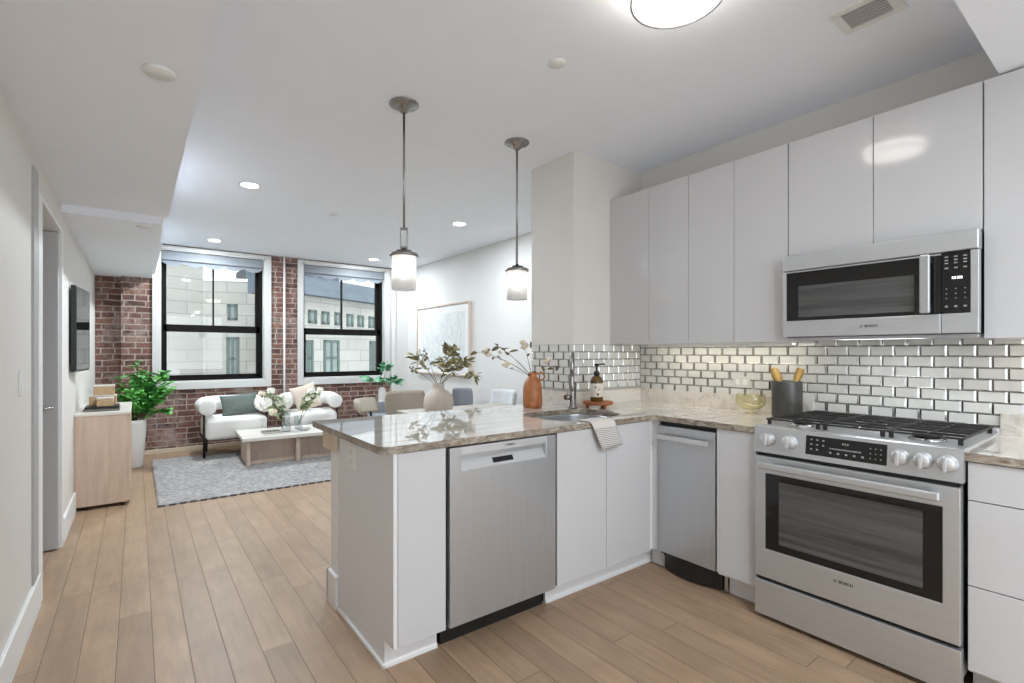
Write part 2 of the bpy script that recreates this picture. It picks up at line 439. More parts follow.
# ------------------------------------------------------------------ mesh helpers
class MB:
    def __init__(self): self.bm = bmesh.new(); self.smooth = False
    def _add(self, vs, fs, mi=0, sm=False):
        v = [self.bm.verts.new(p) for p in vs]
        out = []
        for f in fs:
            try: x = self.bm.faces.new([v[i] for i in f])
            except ValueError: continue
            x.material_index = mi; x.smooth = sm; out.append(x)
        return v, out
    def box(self, x0, x1, y0, y1, z0, z1, bev=0.0, mi=0, seg=2, M4=None):
        t = bmesh.new()
        vs = [t.verts.new((x, y, z)) for z in (z0, z1) for y in (y0, y1) for x in (x0, x1)]
        for f in ((0, 2, 3, 1), (4, 5, 7, 6), (0, 1, 5, 4), (2, 6, 7, 3), (0, 4, 6, 2), (1, 3, 7, 5)):
            t.faces.new([vs[i] for i in f])
        bmesh.ops.recalc_face_normals(t, faces=t.faces)
        if bev > 0:
            bmesh.ops.bevel(t, geom=list(t.edges), offset=bev, segments=seg, affect='EDGES', profile=0.5)
        self.merge(t, mi, M4, smooth=bev > 0.01)
        return self
    def merge(self, t, mi=0, M4=None, smooth=False):
        t.verts.index_update()
        t.verts.ensure_lookup_table()
        vs = [self.bm.verts.new(M4 @ v.co if M4 else v.co) for v in t.verts]
        for f in t.faces:
            x = self.bm.faces.new([vs[v.index] for v in f.verts])
            x.material_index = mi; x.smooth = smooth
        t.free()
    def lathe(self, prof, c=(0, 0, 0), n=32, mi=0, axis='z', cap=True, M4=None, sm=True):
        cx, cy, cz = c
        vs = []; fs = []
        for r, z in prof:
            for i in range(n):
                a = 2 * PI * i / n
                p = (r * math.cos(a), r * math.sin(a), z)
                if axis == 'y': p = (p[0], p[2], p[1])
                if axis == 'x': p = (p[2], p[0], p[1])
                p = Vector((p[0] + cx, p[1] + cy, p[2] + cz))
                vs.append(M4 @ p if M4 else p)
        for k in range(len(prof) - 1):
            for i in range(n):
                j = (i + 1) % n
                fs.append((k * n + i, k * n + j, (k + 1) * n + j, (k + 1) * n + i))
        v, out = self._add(vs, fs, mi, sm)
        if cap:
            for k in (0, len(prof) - 1):
                if prof[k][0] > 1e-5:
                    try:
                        f = self.bm.faces.new([v[k * n + i] for i in range(n)]); f.material_index = mi
                    except ValueError: pass
        return self
    def tube(self, pts, r, n=10, mi=0, cap=True, round_end=False):
        pts = [Vector(p) for p in pts]
        rs = r if isinstance(r, (list, tuple)) else [r] * len(pts)
        if round_end:
            R = rs[0]; d0 = (pts[0] - pts[1]).normalized(); d1 = (pts[-1] - pts[-2]).normalized()
            a = [(pts[0] + d0 * R * math.sin(t) * 0.18, R * math.cos(t)) for t in (1.5, 1.25, 0.9, 0.5, 0.25)]
            b = [(pts[-1] + d1 * R * math.sin(t) * 0.18, rs[-1] * math.cos(t)) for t in (0.25, 0.5, 0.9, 1.25, 1.5)]
            pts = [x[0] for x in a] + pts + [x[0] for x in b]
            rs = [x[1] for x in a] + list(rs) + [x[1] for x in b]
        vs = []; fs = []
        up = None
        for i, p in enumerate(pts):
            if i == 0: d = pts[1] - pts[0]
            elif i == len(pts) - 1: d = pts[-1] - pts[-2]
            else: d = (pts[i + 1] - pts[i]).normalized() + (pts[i] - pts[i - 1]).normalized()
            d.normalize()
            if up is None:
                up = Vector((0, 0, 1)) if abs(d.z) < 0.9 else Vector((1, 0, 0))
            s = d.cross(up).normalized(); up = s.cross(d).normalized()
            for k in range(n):
                a = 2 * PI * k / n
                vs.append(p + (s * math.cos(a) + up * math.sin(a)) * rs[i])
        for i in range(len(pts) - 1):
            for k in range(n):
                j = (k + 1) % n
                fs.append((i * n + k, i * n + j, (i + 1) * n + j, (i + 1) * n + k))
        v, o = self._add(vs, fs, mi, True)
        if cap:
            for i in (0, len(pts) - 1):
                f = self.bm.faces.new([v[i * n + k] for k in range(n)]); f.material_index = mi
        return self
    def prism(self, poly, z0, z1, axis='z', mi=0, bev=0):
        """extrude a 2-D polygon; axis z: (x,y), axis x: (y,z), axis y: (x,z)"""
        def P(p, h):
            return (p[0], p[1], h) if axis == 'z' else (h, p[0], p[1]) if axis == 'x' else (p[0], h, p[1])
        t = bmesh.new()
        a = [t.verts.new(P(p, z0)) for p in poly]; b = [t.verts.new(P(p, z1)) for p in poly]
        n = len(poly)
        t.faces.new(a); t.faces.new(b)
        for i in range(n):
            j = (i + 1) % n
            t.faces.new((a[i], a[j], b[j], b[i]))
        bmesh.ops.recalc_face_normals(t, faces=t.faces)
        if bev: bmesh.ops.bevel(t, geom=list(t.edges), offset=bev, segments=2, affect='EDGES', profile=0.5)
        self.merge(t, mi)
        return self
    def leaf(self, p, d, nrm, ln, wd, mi=0, fold=0.25, droop=0.15):
        p = Vector(p); d = Vector(d).normalized(); nrm = Vector(nrm)
        s = d.cross(nrm)
        if s.length < 1e-4: s = d.cross(Vector((0.3, 0.5, 0.8)))
        s.normalize(); u = s.cross(d).normalized()
        prof = [(0, 0.02), (0.25, 0.8), (0.55, 1.0), (0.82, 0.6), (1, 0.02)]
        vs = []
        for t, k in prof:
            c = p + d * ln * t - u * droop * ln * t * t
            vs += [c + s * wd * 0.5 * k + u * fold * wd * 0.5 * k, c, c - s * wd * 0.5 * k + u * fold * wd * 0.5 * k]
        fs = []
        for i in range(4):
            a = i * 3
            fs += [(a, a + 1, a + 4, a + 3), (a + 1, a + 2, a + 5, a + 4)]
        self._add(vs, fs, mi, True)
    def ball(self, c, r, mi=0, n=10, sq=(1, 1, 1)):
        prof = []
        m = max(4, n // 2 + 1)
        vs = []; fs = []
        for i in range(m + 1):
            t = PI * i / m
            for k in range(n):
                a = 2 * PI * k / n
                rr = r * max(math.sin(t), 0.02)
                vs.append((c[0] + rr * math.cos(a) * sq[0], c[1] + rr * math.sin(a) * sq[1], c[2] - r * math.cos(t) * sq[2]))
        for i in range(m):
            for k in range(n):
                j = (k + 1) % n
                fs.append((i * n + k, i * n + j, (i + 1) * n + j, (i + 1) * n + k))
        self._add(vs, fs, mi, True)
        return self

ORG = {}     # world position of every thing built in world coordinates
def put(name, mb, mats, parent=None, loc=None, local=False):
    """link a mesh builder as one object. World coordinates unless local."""
    me = bpy.data.meshes.new(name)
    bm = mb.bm
    bmesh.ops.recalc_face_normals(bm, faces=bm.faces)
    base = Vector(loc) if loc is not None else (Vector(ORG.get(parent.name, (0, 0, 0))) if parent else Vector((0, 0, 0)))
    if not local and base.length > 0:
        bmesh.ops.translate(bm, verts=bm.verts, vec=-base)
    bm.to_mesh(me); bm.free()
    o = bpy.data.objects.new(name, me)
    for m in (mats if isinstance(mats, (list, tuple)) else [mats]): me.materials.append(m)
    COL.objects.link(o)
    if parent:
        o.parent = parent
        ORG[o.name] = tuple(base)
    elif loc is not None:
        o.location = loc; ORG[o.name] = tuple(loc)
    return o
def tag(o, label, cat, group=None):
    o['label'] = label; o['category'] = cat
    if group: o['group'] = group
    return o
def thing(name, label, cat, loc=(0, 0, 0), rz=0, group=None):
    o = bpy.data.objects.new(name, None)
    COL.objects.link(o)
    o.empty_display_size = 0.1
    o.location = loc; o.rotation_euler = (0, 0, rz)
    ORG[o.name] = tuple(loc)
    return tag(o, label, cat, group)
def struct(name, mb, mats, parent=None):
    o = put(name, mb, mats, parent)
    if not parent: o['kind'] = 'structure'
    return o
def box(*a, **k): return MB().box(*a, **k)
def copy_tree(o, parent=None):
    c = o.copy(); COL.objects.link(c)
    if parent: c.parent = parent
    for ch in list(o.children): copy_tree(ch, c)
    return c
def text_mb(s, size, M4, mi=0, ext=0.0006):
    cu = bpy.data.curves.new('txt', 'FONT'); cu.body = s; cu.size = size; cu.extrude = ext
    cu.offset = size * 0.025; cu.align_x = 'CENTER'; cu.align_y = 'CENTER'
    o = bpy.data.objects.new('txt', cu); COL.objects.link(o)
    dg = bpy.context.evaluated_depsgraph_get()
    me = bpy.data.meshes.new_from_object(o.evaluated_get(dg))
    t = bmesh.new(); t.from_mesh(me)
    bpy.data.objects.remove(o); bpy.data.curves.remove(cu); bpy.data.meshes.remove(me)
    mb = MB(); mb.merge(t, mi, M4)
    return mb
# text frames: a face looking to -x (range wall) and one looking to -y (peninsula)
def face_x(x, y, z): return Matrix(((0, 0, -1, x), (-1, 0, 0, y), (0, 1, 0, z), (0, 0, 0, 1)))
def face_y(x, y, z): return Matrix(((1, 0, 0, x), (0, 0, -1, y), (0, 1, 0, z), (0, 0, 0, 1)))
def logo(parent, M4, size, name='logo'):
    mb = text_mb('BOSCH', size, M4 @ Matrix.Translation((size * 0.55, 0, 0)))
    # round emblem to the left of the word
    R = size * 0.40; cx = -size * 1.95
    t = MB()
    for r0, r1 in ((R, R * 0.84),):
        vs = []; fs = []
        n = 28
        for i in range(n):
            a = 2 * PI * i / n
            vs += [(cx + r0 * math.cos(a), r0 * math.sin(a), 0.0006), (cx + r1 * math.cos(a), r1 * math.sin(a), 0.0006)]
        for i in range(n):
            j = (i + 1) % n
            fs.append((2 * i, 2 * j, 2 * j + 1, 2 * i + 1))
        t._add(vs, fs)
    for x in (-0.38, 0.38):
        t.box(cx + (x - 0.07) * R, cx + (x + 0.07) * R, -0.5 * R, 0.5 * R, 0.0, 0.0007)
    t.box(cx - 0.38 * R, cx + 0.38 * R, -0.07 * R, 0.07 * R, 0.0, 0.0007)
    mb.merge(t.bm, 0, M4)
    return put(name, mb, M['inkmark'], parent)

# ------------------------------------------------------------------ main dimensions
XL = -0.40           # left wall
YB = 7.72            # brick wall face
XR = 3.63            # right wall of the living room
XK = 3.10            # range wall
YK = 2.46            # tiled side wall at the sink
CEIL = 2.665
SOF = 2.27           # left soffit
SOF2 = 2.215
DX = 2.45            # base cabinet door plane on the range wall
DY = 1.85            # base cabinet door plane on the peninsula
CT, CB = 0.914, 0.884
YEND = -2.6

# ------------------------------------------------------------------ room shell
struct('floor', box(-1.5, 4.2, YEND, YB + 0.5, -0.12, 0), M['floor'])
struct('ceiling', box(-1.5, 4.2, YEND, YB + 0.5, CEIL, CEIL + 0.12), M['ceil'])
# dropped ceilings
SX = 0.186
struct('trim_1', box(XL - 0.05, SX, YEND, YB + 0.1, SOF, CEIL), M['ceil'])
struct('trim_2', box(XL - 0.05, 0.152, 4.44, YB + 0.1, SOF2, SOF), M['ceil'])
struct('trim_3', box(SX, XK, YEND, 0.412, 2.402, CEIL), M['ceil'])
# left wall with a doorway
D0, D1, DH = 3.52, 4.385, 2.07
wl = MB()
wl.box(XL - 0.14, XL, YEND, D0, 0, CEIL)
wl.box(XL - 0.14, XL, D1, YB + 0.45, 0, CEIL)
wl.box(XL - 0.14, XL, D0, D1, DH, CEIL)
struct('wall_left', wl, M['kwall'])
cl = MB()
cl.box(-1.45, -1.35, D0 - 0.5, D1 + 0.35, 0, CEIL)
cl.box(-1.35, XL - 0.14, D0 - 0.6, D0 - 0.5, 0, CEIL)
cl.box(-1.35, XL - 0.14, D1 + 0.25, D1 + 0.35, 0, CEIL)
struct('wall_closet', cl, M['kwall'])
# brick wall with two window holes, a recessed pier left of the first window
WIN = [(0.235, 1.452), (1.955, 3.245)]
WZ0, WZ1 = 0.895, 2.605
bw = MB()
Y2 = YB + 0.42
bw.box(-0.151, WIN[0][0], YB, Y2, 0, CEIL)
bw.box(WIN[0][1], WIN[1][0], YB, Y2, 0, CEIL)
bw.box(WIN[1][1], 4.0, YB, Y2, 0, CEIL)
for a, b in WIN:
    bw.box(a, b, YB, Y2, 0, WZ0)
    bw.box(a, b, YB, Y2, WZ1, CEIL)
bw.box(XL - 0.14, -0.151, YB + 0.11, Y2, 0, CEIL)
struct('wall_back', bw, M['brick'])
# plaster end strip of the window wall, then the right wall of the living room
struct('trim_4', MB().box(3.335, 3.40, YB - 0.05, YB - 0.002, 0.0, 2.63).box(3.40, XR + 0.06, YB - 0.018, YB - 0.002, 0.0, CEIL), M['wall'])
struct('wall_right', box(XR, XR + 0.15, 2.75, YB, 0, CEIL), M['wall'])
struct('wall_partition', box(2.393, XR + 0.15, YK, 2.917, 0, CEIL), M['kwall'])
struct('wall_kitchen', box(XK, XK + 0.15, YEND, YK, 0, CEIL), M['kwall'])
struct('wall_rear', box(2.2, XK, YEND - 0.1, YEND, 0, CEIL), M['wall'])
# knee wall behind the peninsula
struct('wall_peninsula', box(0.802, 2.393, 2.492, 2.612, 0, CB), M['trimw'])
def baseboard(name, pts):
    mb = MB()
    for (x0, x1, y0, y1) in pts:
        mb.box(x0, x1, y0, y1, 0, 0.165, 0.003)
    return struct(name, mb, M['trimw'])
baseboard('baseboard_left', [(XL, XL + 0.016, YEND, 3.44), (XL, XL + 0.016, D1 + 0.09, 5.26), (XL, XL + 0.016, 6.30, YB + 0.09)])
struct('baseboard_back', box(-0.15, 3.33, YB - 0.02, YB - 0.0005, 0, 0.055, 0.004), M['creampaint'])
baseboard('baseboard_right', [(XR - 0.016, XR, 2.9, YB - 0.02)])
baseboard('baseboard_peninsula', [(0.785, 0.802, 2.488, 2.63), (0.785, 2.37, 2.612, 2.63)])
# doorway: flat grey strip, casings, grey leaf with lever
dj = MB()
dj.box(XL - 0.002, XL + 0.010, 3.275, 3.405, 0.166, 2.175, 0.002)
struct('trim_5', dj, M['stripgrey'])
dc = MB()
dc.box(XL - 0.14, XL + 0.012, 3.406, D0 + 0.006, 0.0, DH + 0.02, 0.003)
dc.box(XL - 0.14, XL + 0.012, D1 - 0.004, D1 + 0.05, 0.0, DH + 0.02, 0.003)
dc.box(XL - 0.139, XL + 0.012, D0 + 0.006, D1 - 0.004, DH - 0.006, DH + 0.02, 0.002)
struct('trim_6', dc, M['trimw'])
dl = struct('door_1', box(-1.22, XL - 0.005, D1 - 0.046, D1 - 0.006, 0.008, DH - 0.010, 0.002), M['doorgrey'])
lv = MB()
lv.lathe([(0.024, 0), (0.024, 0.008), (0.01, 0.012), (0.01, 0.05)], (-0.49, D1 - 0.046, 0.925), 20, axis='y', M4=Matrix.Translation((0, 2 * (D1 - 0.046), 0)) @ Matrix.Scale(-1, 4, (0, 1, 0)))
lv.tube([(-0.49, D1 - 0.092, 0.925), (-0.465, D1 - 0.094, 0.925), (-0.425, D1 - 0.092, 0.923)], 0.010, 10)
put('door_handle', lv, M['chrome'], dl)

# ------------------------------------------------------------------ windows
def window(idx, a, b, c0, c1):
    """casing on the brick, black double-hung sashes set back, glass"""
    name = 'window_%d' % idx
    z0, z1 = WZ0, WZ1
    cas = MB()
    zb = 0.80; zt = 2.645
    cas.box(c0, a, YB - 0.028, YB, zb, zt, 0.004)
    cas.box(b, c1, YB - 0.028, YB, zb, zt, 0.004)
    cas.box(a, b, YB - 0.028, YB, zb, z0, 0.004)
    cas.box(a, b, YB - 0.028, YB, z1, zt, 0.004)
    # reveal boards inside the opening
    cas.box(a - 0.001, a + 0.016, YB - 0.01, YB + 0.15, z0, z1)
    cas.box(b - 0.016, b + 0.001, YB - 0.01, YB + 0.15, z0, z1)
    cas.box(a, b, YB - 0.01, YB + 0.15, z0 - 0.001, z0 + 0.014)
    cas.box(a, b, YB - 0.01, YB + 0.15, z1 - 0.016, z1 + 0.001)
    root = struct(name, cas, M['casing'])
    a += 0.016; b -= 0.016; z0 += 0.014; z1 -= 0.016
    fr = MB()
    y0, y1 = YB + 0.10, YB + 0.27
    fr.box(a, a + 0.028, y0, y1, z0, z1); fr.box(b - 0.030, b, y0, y1, z0, z1)
    fr.box(a, b, y0, y1, z0, z0 + 0.03); fr.box(a, b, y0, y1, z1 - 0.03, z1)
    put('frame', fr, M['bronze'], root)
    a += 0.022; b -= 0.025; z0 += 0.025; z1 -= 0.025
    zm0, zm1 = 1.555, 1.648
    lo = MB(); yl0, yl1 = YB + 0.115, YB + 0.165
    lo.box(a, a + 0.040, yl0, yl1, z0, zm1); lo.box(b - 0.050, b, yl0, yl1, z0, zm1)
    lo.box(a, b, yl0, yl1, z0, z0 + 0.048, 0.003); lo.box(a, b, yl0, yl1, zm0, zm1, 0.003)
    lo.lathe([(0.016, 0), (0.012, 0.012)], ((a * .75 + b * .25), yl0 - 0.012, zm1 - 0.03), 12, axis='y')
    lo.lathe([(0.016, 0), (0.012, 0.012)], ((a * .25 + b * .75), yl0 - 0.012, zm1 - 0.03), 12, axis='y')
    s = put('lower_sash', lo, M['bronze'], root)
    put('pane', box(a + 0.035, b - 0.045, yl0 + 0.02, yl0 + 0.026, z0 + 0.044, zm0 + 0.005), M['glass'], s)
    up = MB(); yu0, yu1 = YB + 0.19, YB + 0.24
    up.box(a, a + 0.038, yu0, yu1, zm0 - 0.0, z1); up.box(b - 0.05, b, yu0, yu1, zm0, z1)
    up.box(a, b, yu0, yu1, zm0, zm1 - 0.01); up.box(a, b, yu0, yu1, z1 - 0.05, z1)
    m = (a + b) / 2
    up.box(m - 0.009, m + 0.009, yu0, yu1, zm0, z1)
    s = put('upper_sash', up, M['bronze'], root)
    for x0, x1 in ((a + 0.034, m - 0.01), (m + 0.01, b - 0.045)):
        put('pane', box(x0, x1, yu0 + 0.02, yu0 + 0.026, zm1 - 0.015, z1 - 0.045), M['glass'], s)
    return a, b
window(1, WIN[0][0], WIN[0][1], 0.156, 1.53)
window(2, WIN[1][0], WIN[1][1], 1.885, 3.325)
for (a, b), lab in zip(WIN, ('grey roller blind with scalloped hem in the window beside the green plant',
                              'grey roller blind with scalloped hem in the window nearer the framed art')):
    z1 = WZ1 - 0.02
    a += 0.02; b -= 0.02
    t = thing('window_blind', lab, 'blind', ((a + b) / 2, YB + 0.05, z1 - 0.2), group=None)
    put('cassette', box(a, b, YB + 0.02, YB + 0.09, z1 - 0.115, z1, 0.006), M['blindrail'], t)
    vs = []; n = 60; zb = z1 - 0.115
    poly = [(a + 0.004, zb), (b - 0.004, zb)]
    for i in range(n, -1, -1):
        x = a + 0.004 + (b - a - 0.008) * i / n
        ph = (i / n * 5) % 1.0
        poly.append((x, zb - 0.022 - 0.045 * math.sin(PI * ph) ** 0.75))
    put('scalloped_valance', MB().prism(poly, YB + 0.052, YB + 0.056, 'y'), M['blind'], t)
# riser pipe between the windows
pp = MB().tube([(1.70, YB - 0.03, 0.0), (1.70, YB - 0.03, CEIL)], 0.014, 12)
pp.lathe([(0.03, 0), (0.03, 0.01)], (1.70, YB - 0.03, 0), 16)
tag(put('riser_pipe', pp, M['trimw'], loc=(1.70, YB - 0.03, 0)), 'thin white vertical pipe on the brick pier between the two windows', 'pipe')

# ------------------------------------------------------------------ city outside
gy = -9
struct('ground', box(-60, 90, YB + 2, 120, gy - 0.3, gy), M['stoneground'])
def block(root, name, p0, p1, depth, z0, z1, mat):
    """a wall slab from p0 to p1 in plan, going back by depth"""
    p0 = Vector((p0[0], p0[1])); p1 = Vector((p1[0], p1[1]))
    d = (p1 - p0).normalized(); nrm = Vector((-d.y, d.x))
    q = [p0, p1, p1 + nrm * depth, p0 + nrm * depth]
    return put(name, MB().prism([(v.x, v.y) for v in q], z0, z1), mat, root)
def fwin(root, p0, p1, t0, t1, z0, z1, bars=(), out=0.0):
    p0 = Vector((p0[0], p0[1])); p1 = Vector((p1[0], p1[1]))
    d = (p1 - p0).normalized(); nrm = Vector((d.y, -d.x))
    def P(t, o): return p0 + (p1 - p0) * t + nrm * o
    def slab(mb, ta, tb, za, zb, o0, o1):
        q = [P(ta, o0), P(tb, o0), P(tb, o1), P(ta, o1)]
        mb.prism([(v.x, v.y) for v in q], za, zb)
    L = (p1 - p0).length; e = 0.12 / L
    fr = MB()
    slab(fr, t0, t0 + e, z0, z1, -0.3, 0.04); slab(fr, t1 - e, t1, z0, z1, -0.3, 0.04)
    slab(fr, t0, t1, z0, z0 + 0.12, -0.3, 0.04); slab(fr, t0, t1, z1 - 0.12, z1, -0.3, 0.04)
    for kind, v in bars:
        if kind == 'v': slab(fr, v - e / 2, v + e / 2, z0, z1, -0.3, 0.03)
        else: slab(fr, t0, t1, v - 0.06, v + 0.06, -0.3, 0.03)
    f = put('window', fr, M['extframe'], root)
    g = MB(); slab(g, t0 + e / 2, t1 - e / 2, z0 + 0.06, z1 - 0.06, -0.25, 0.012)
    put('pane', g, M['extglass'], f)
def ray(u, v):
    d = Vector((math.sin(YAW), math.cos(YAW), 0)) + Vector((math.cos(YAW), -math.sin(YAW), 0)) * ((u - 512) / 496.5)
    return d + Vector((0, 0, (352.5 - v) / 496.5))
def at_y(u, v, y):
    d = ray(u, v); return Vector((0, 0, CAMH)) + d * (y / d.y)
# stone building in the left window: a nearer wing and a lower recessed wing
ra = thing('stone_building', 'pale ashlar stone building with narrow windows seen through the left window', 'building', (1, 24, gy))
c0 = at_y(203, 350, 26.0)
block(ra, 'wing', (-6, 22.0), (c0.x, 26.0), 6, gy, 8.6, M['ashlar'])
e1 = at_y(300, 350, 24.5)
P0, P1 = (c0.x, 26.0), (e1.x, 24.5)
ztop = at_y(215, 281, 25.9).z
block(ra, 'facade', P0, P1, 5, gy, ztop, M['ashlar'])
block(ra, 'coping', (c0.x, 25.95), (e1.x, 24.45), 0.6, ztop, ztop + 0.12, M['trimw'])
Ln = e1.x - c0.x
def tt(u): return (at_y(u, 350, 25.5).x - c0.x) / Ln
fwin(ra, P0, P1, tt(228), tt(237.5), at_y(230, 320, 25.5).z, at_y(230, 304, 25.5).z)
fwin(ra, P0, P1, tt(227), tt(239), at_y(230, 377, 25.5).z, at_y(230, 337, 25.5).z, bars=(('v', tt(233)), ('h', at_y(230, 359, 25.5).z)))
x0 = at_y(246, 350, 27).x
put('roof_house', box(x0, x0 + 4.5, 27, 30, ztop - 0.5, at_y(250, 266, 27).z), M['slate'], ra)
# long institutional building in the right window, running away to the right
rb = thing('office_building', 'long pale building with dark slate roof band and a row of small windows', 'building', (8, 24, gy))
q0 = at_y(296, 350, 22.0)
dirb = Vector((math.sin(math.radians(61.5)), math.cos(math.radians(61.5))))
Q0 = (q0.x - dirb.x * 0.6, q0.y - dirb.y * 0.6); Q1 = (q0.x + dirb.x * 22, q0.y + dirb.y * 22)
def hit(u, v):
    d = ray(u, v)
    # intersect with facade plane through Q0 along dirb
    nx, ny = dirb.y, -dirb.x
    t = (Q0[0] * nx + Q0[1] * ny) / (d.x * nx + d.y * ny)
    p = Vector((0, 0, CAMH)) + d * t
    s = ((p.x - Q0[0]) * dirb.x + (p.y - Q0[1]) * dirb.y) / (Vector(Q1) - Vector(Q0)).length
    return s, p.z
zr = hit(340, 299)[1]
block(rb, 'facade', Q0, Q1, 1.4, gy, zr, M['ashlar'])
zr2 = hit(340, 279.5)[1]
sl = MB()
nb = Vector((dirb.y, -dirb.x))
def PB(s, o): return (Q0[0] + dirb.x * s + nb.x * o, Q0[1] + dirb.y * s + nb.y * o)
vs = []
for s in (-0.5, 22.6):
    for o, z in ((0.5, zr - 0.05), (0.45, zr + 0.25), (-0.6, zr2), (-1.5, zr2 + 0.05), (-1.5, zr - 0.05)):
        x, y = PB(s, o); vs.append((x, y, z))
sl._add(vs, [(0, 1, 6, 5), (1, 2, 7, 6), (2, 3, 8, 7), (3, 4, 9, 8), (4, 0, 5, 9), (4, 3, 2, 1, 0), (5, 6, 7, 8, 9)])
put('roof', sl, M['slate'], rb)
for u0, u1, v0, v1 in ((308, 316.5, 310, 323.5), (321.5, 329, 311.5, 324.5), (334.5, 341, 312.5, 325.5), (346.5, 353, 314, 326.5), (357.5, 363.5, 315.5, 327), (368.5, 374, 316.5, 328), (379, 384, 318, 329)):
    s0 = hit(u0, 350)[0]; s1 = hit(u1, 350)[0]
    fwin(rb, Q0, Q1, s0, s1, hit((u0 + u1) / 2, v1)[1], hit((u0 + u1) / 2, v0)[1])
for u0, u1, v0, v1 in ((304, 313, 340, 375), (323.5, 339, 340, 377), (369.5, 376, 341, 377), (384, 395, 341, 377)):
    s0 = hit(u0, 350)[0]; s1 = hit(u1, 350)[0]
    fwin(rb, Q0, Q1, s0, s1, hit((u0 + u1) / 2, v1)[1], hit((u0 + u1) / 2, v0)[1], bars=(('v', (s0 + s1) / 2), ('h', hit(u0, 358)[1])))

# ------------------------------------------------------------------ kitchen: upper cabinets
UX = 2.76
UB, UT = 1.337, 2.392
def upper(label, y1, y0, zb, doors, group='upper cabinets on the tiled wall'):
    """from y1 (far) to y0 (near); doors = list of (ya, yb)"""
    t = thing('wall_cabinet', label, 'cabinet', (XK - 0.16, (y0 + y1) / 2, zb), group=group)
    put('body', box(UX + 0.02, XK, y0 + 0.0006, y1 - 0.0006, zb, UT), M['carcass'], t)
    for a, b in doors:
        put('door', box(UX, UX + 0.019, b + 0.0016, a - 0.0016, zb + 0.001, UT - 0.001, 0.001), M['gloss'], t)
upper('glossy white wall cabinet, the last one at the far end beside the plain wall', 2.4595, 2.117, UB, [(2.4595, 2.117)])
upper('glossy white single-door wall cabinet, second from the far end', 2.117, 1.816, UB, [(2.117, 1.816)])
upper('glossy white single-door wall cabinet, third from the far end', 1.816, 1.518, UB, [(1.816, 1.518)])
upper('glossy white wall cabinet directly left of the microwave', 1.518, 1.2195, UB, [(1.518, 1.2195)])
upper('short glossy white two-door cabinet above the microwave', 1.2175, 0.4575, 1.783, [(1.2175, 0.8365), (0.8365, 0.4575)])
upper('tall glossy white wall cabinet right of the microwave', 0.4555, -0.15, UB, [(0.4555, -0.15)])
upper('glossy white wall cabinet at the near end of the run', -0.152, -0.75, UB, [(-0.152, -0.75)])
# slim LED bars under the uppers
for lab, y0, y1 in (('slim warm LED bar under the wall cabinets left of the microwave', 1.27, 2.25),
                    ('slim warm LED bar under the near wall cabinet right of the microwave', -0.1, 0.36)):
    t = thing('under_cabinet_light', lab, 'light', (2.95, (y0 + y1) / 2, UB - 0.012))
    put('housing', MB().box(2.93, 2.98, y0, y1, UB - 0.006, UB).box(2.924, 2.93, y0, y1, UB - 0.018, UB), M['plastic'], t)
    put('diffuser', box(2.936, 2.974, y0 + 0.006, y1 - 0.006, UB - 0.011, UB - 0.0055, 0.001), M['ledbar'], t)

# ------------------------------------------------------------------ backsplash tile
def tiles(name, u0, u1, z0, z1, place, parity=0):
    """bevelled mirror-edged tiles in a running bond; place(u, z, h) -> world"""
    mb = MB(); PW, PH = 0.104, 0.0525; g = 0.0012; bv = 0.0068; H = 0.006
    def quad(a, mi): mb._add([place(*p) for p in a], [(0, 1, 2, 3)], mi)
    quad([(u0, z0, 0.0005), (u1, z0, 0.0005), (u1, z1, 0.0005), (u0, z1, 0.0005)], 2)
    r = 0; z = z1
    while z > z0 + 0.004:
        zl = max(z - PH, z0)
        u = u0 - (PW / 2 if (r + parity) % 2 else 0)
        while u < u1 - 0.004:
            a, b = max(u, u0) + g, min(u + PW, u1) - g
            c, d = zl + g, z - g
            if b - a > 0.02 and d - c > 0.019:
                A = [(a, c), (b, c), (b, d), (a, d)]
                B = [(a + bv, c + bv * 0.42), (b - bv, c + bv * 0.42), (b - bv, d - bv * 0.42), (a + bv, d - bv * 0.42)]
                quad([(p[0], p[1], H) for p in B], 0)
                for i in range(4):
                    j = (i + 1) % 4
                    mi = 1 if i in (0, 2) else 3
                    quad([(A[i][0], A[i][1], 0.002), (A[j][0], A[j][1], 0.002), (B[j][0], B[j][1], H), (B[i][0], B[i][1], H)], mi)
            u += PW
        z -= PH; r += 1
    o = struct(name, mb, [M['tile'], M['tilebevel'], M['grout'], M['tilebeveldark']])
    return o
def pl_k(u, z, h): return (XK - h, YK - u, z)          # range wall, u grows toward the camera
def pl_s(u, z, h): return (XK - u, YK - h, z)          # side wall at the sink
def pl_c(u, z, h): return (2.393 - h, YK + u, z)       # end of the partition
SPL = 1.008
tiles('trim_7', 0.0, YK + 0.75, SPL - 0.11, UB + 0.03, pl_k)
tiles('trim_8', 0.0, XK - 2.393 + 0.006, SPL, UB + 0.0, pl_s)
tiles('trim_9', -0.006, 0.45, SPL, UB + 0.0, pl_c, 1)

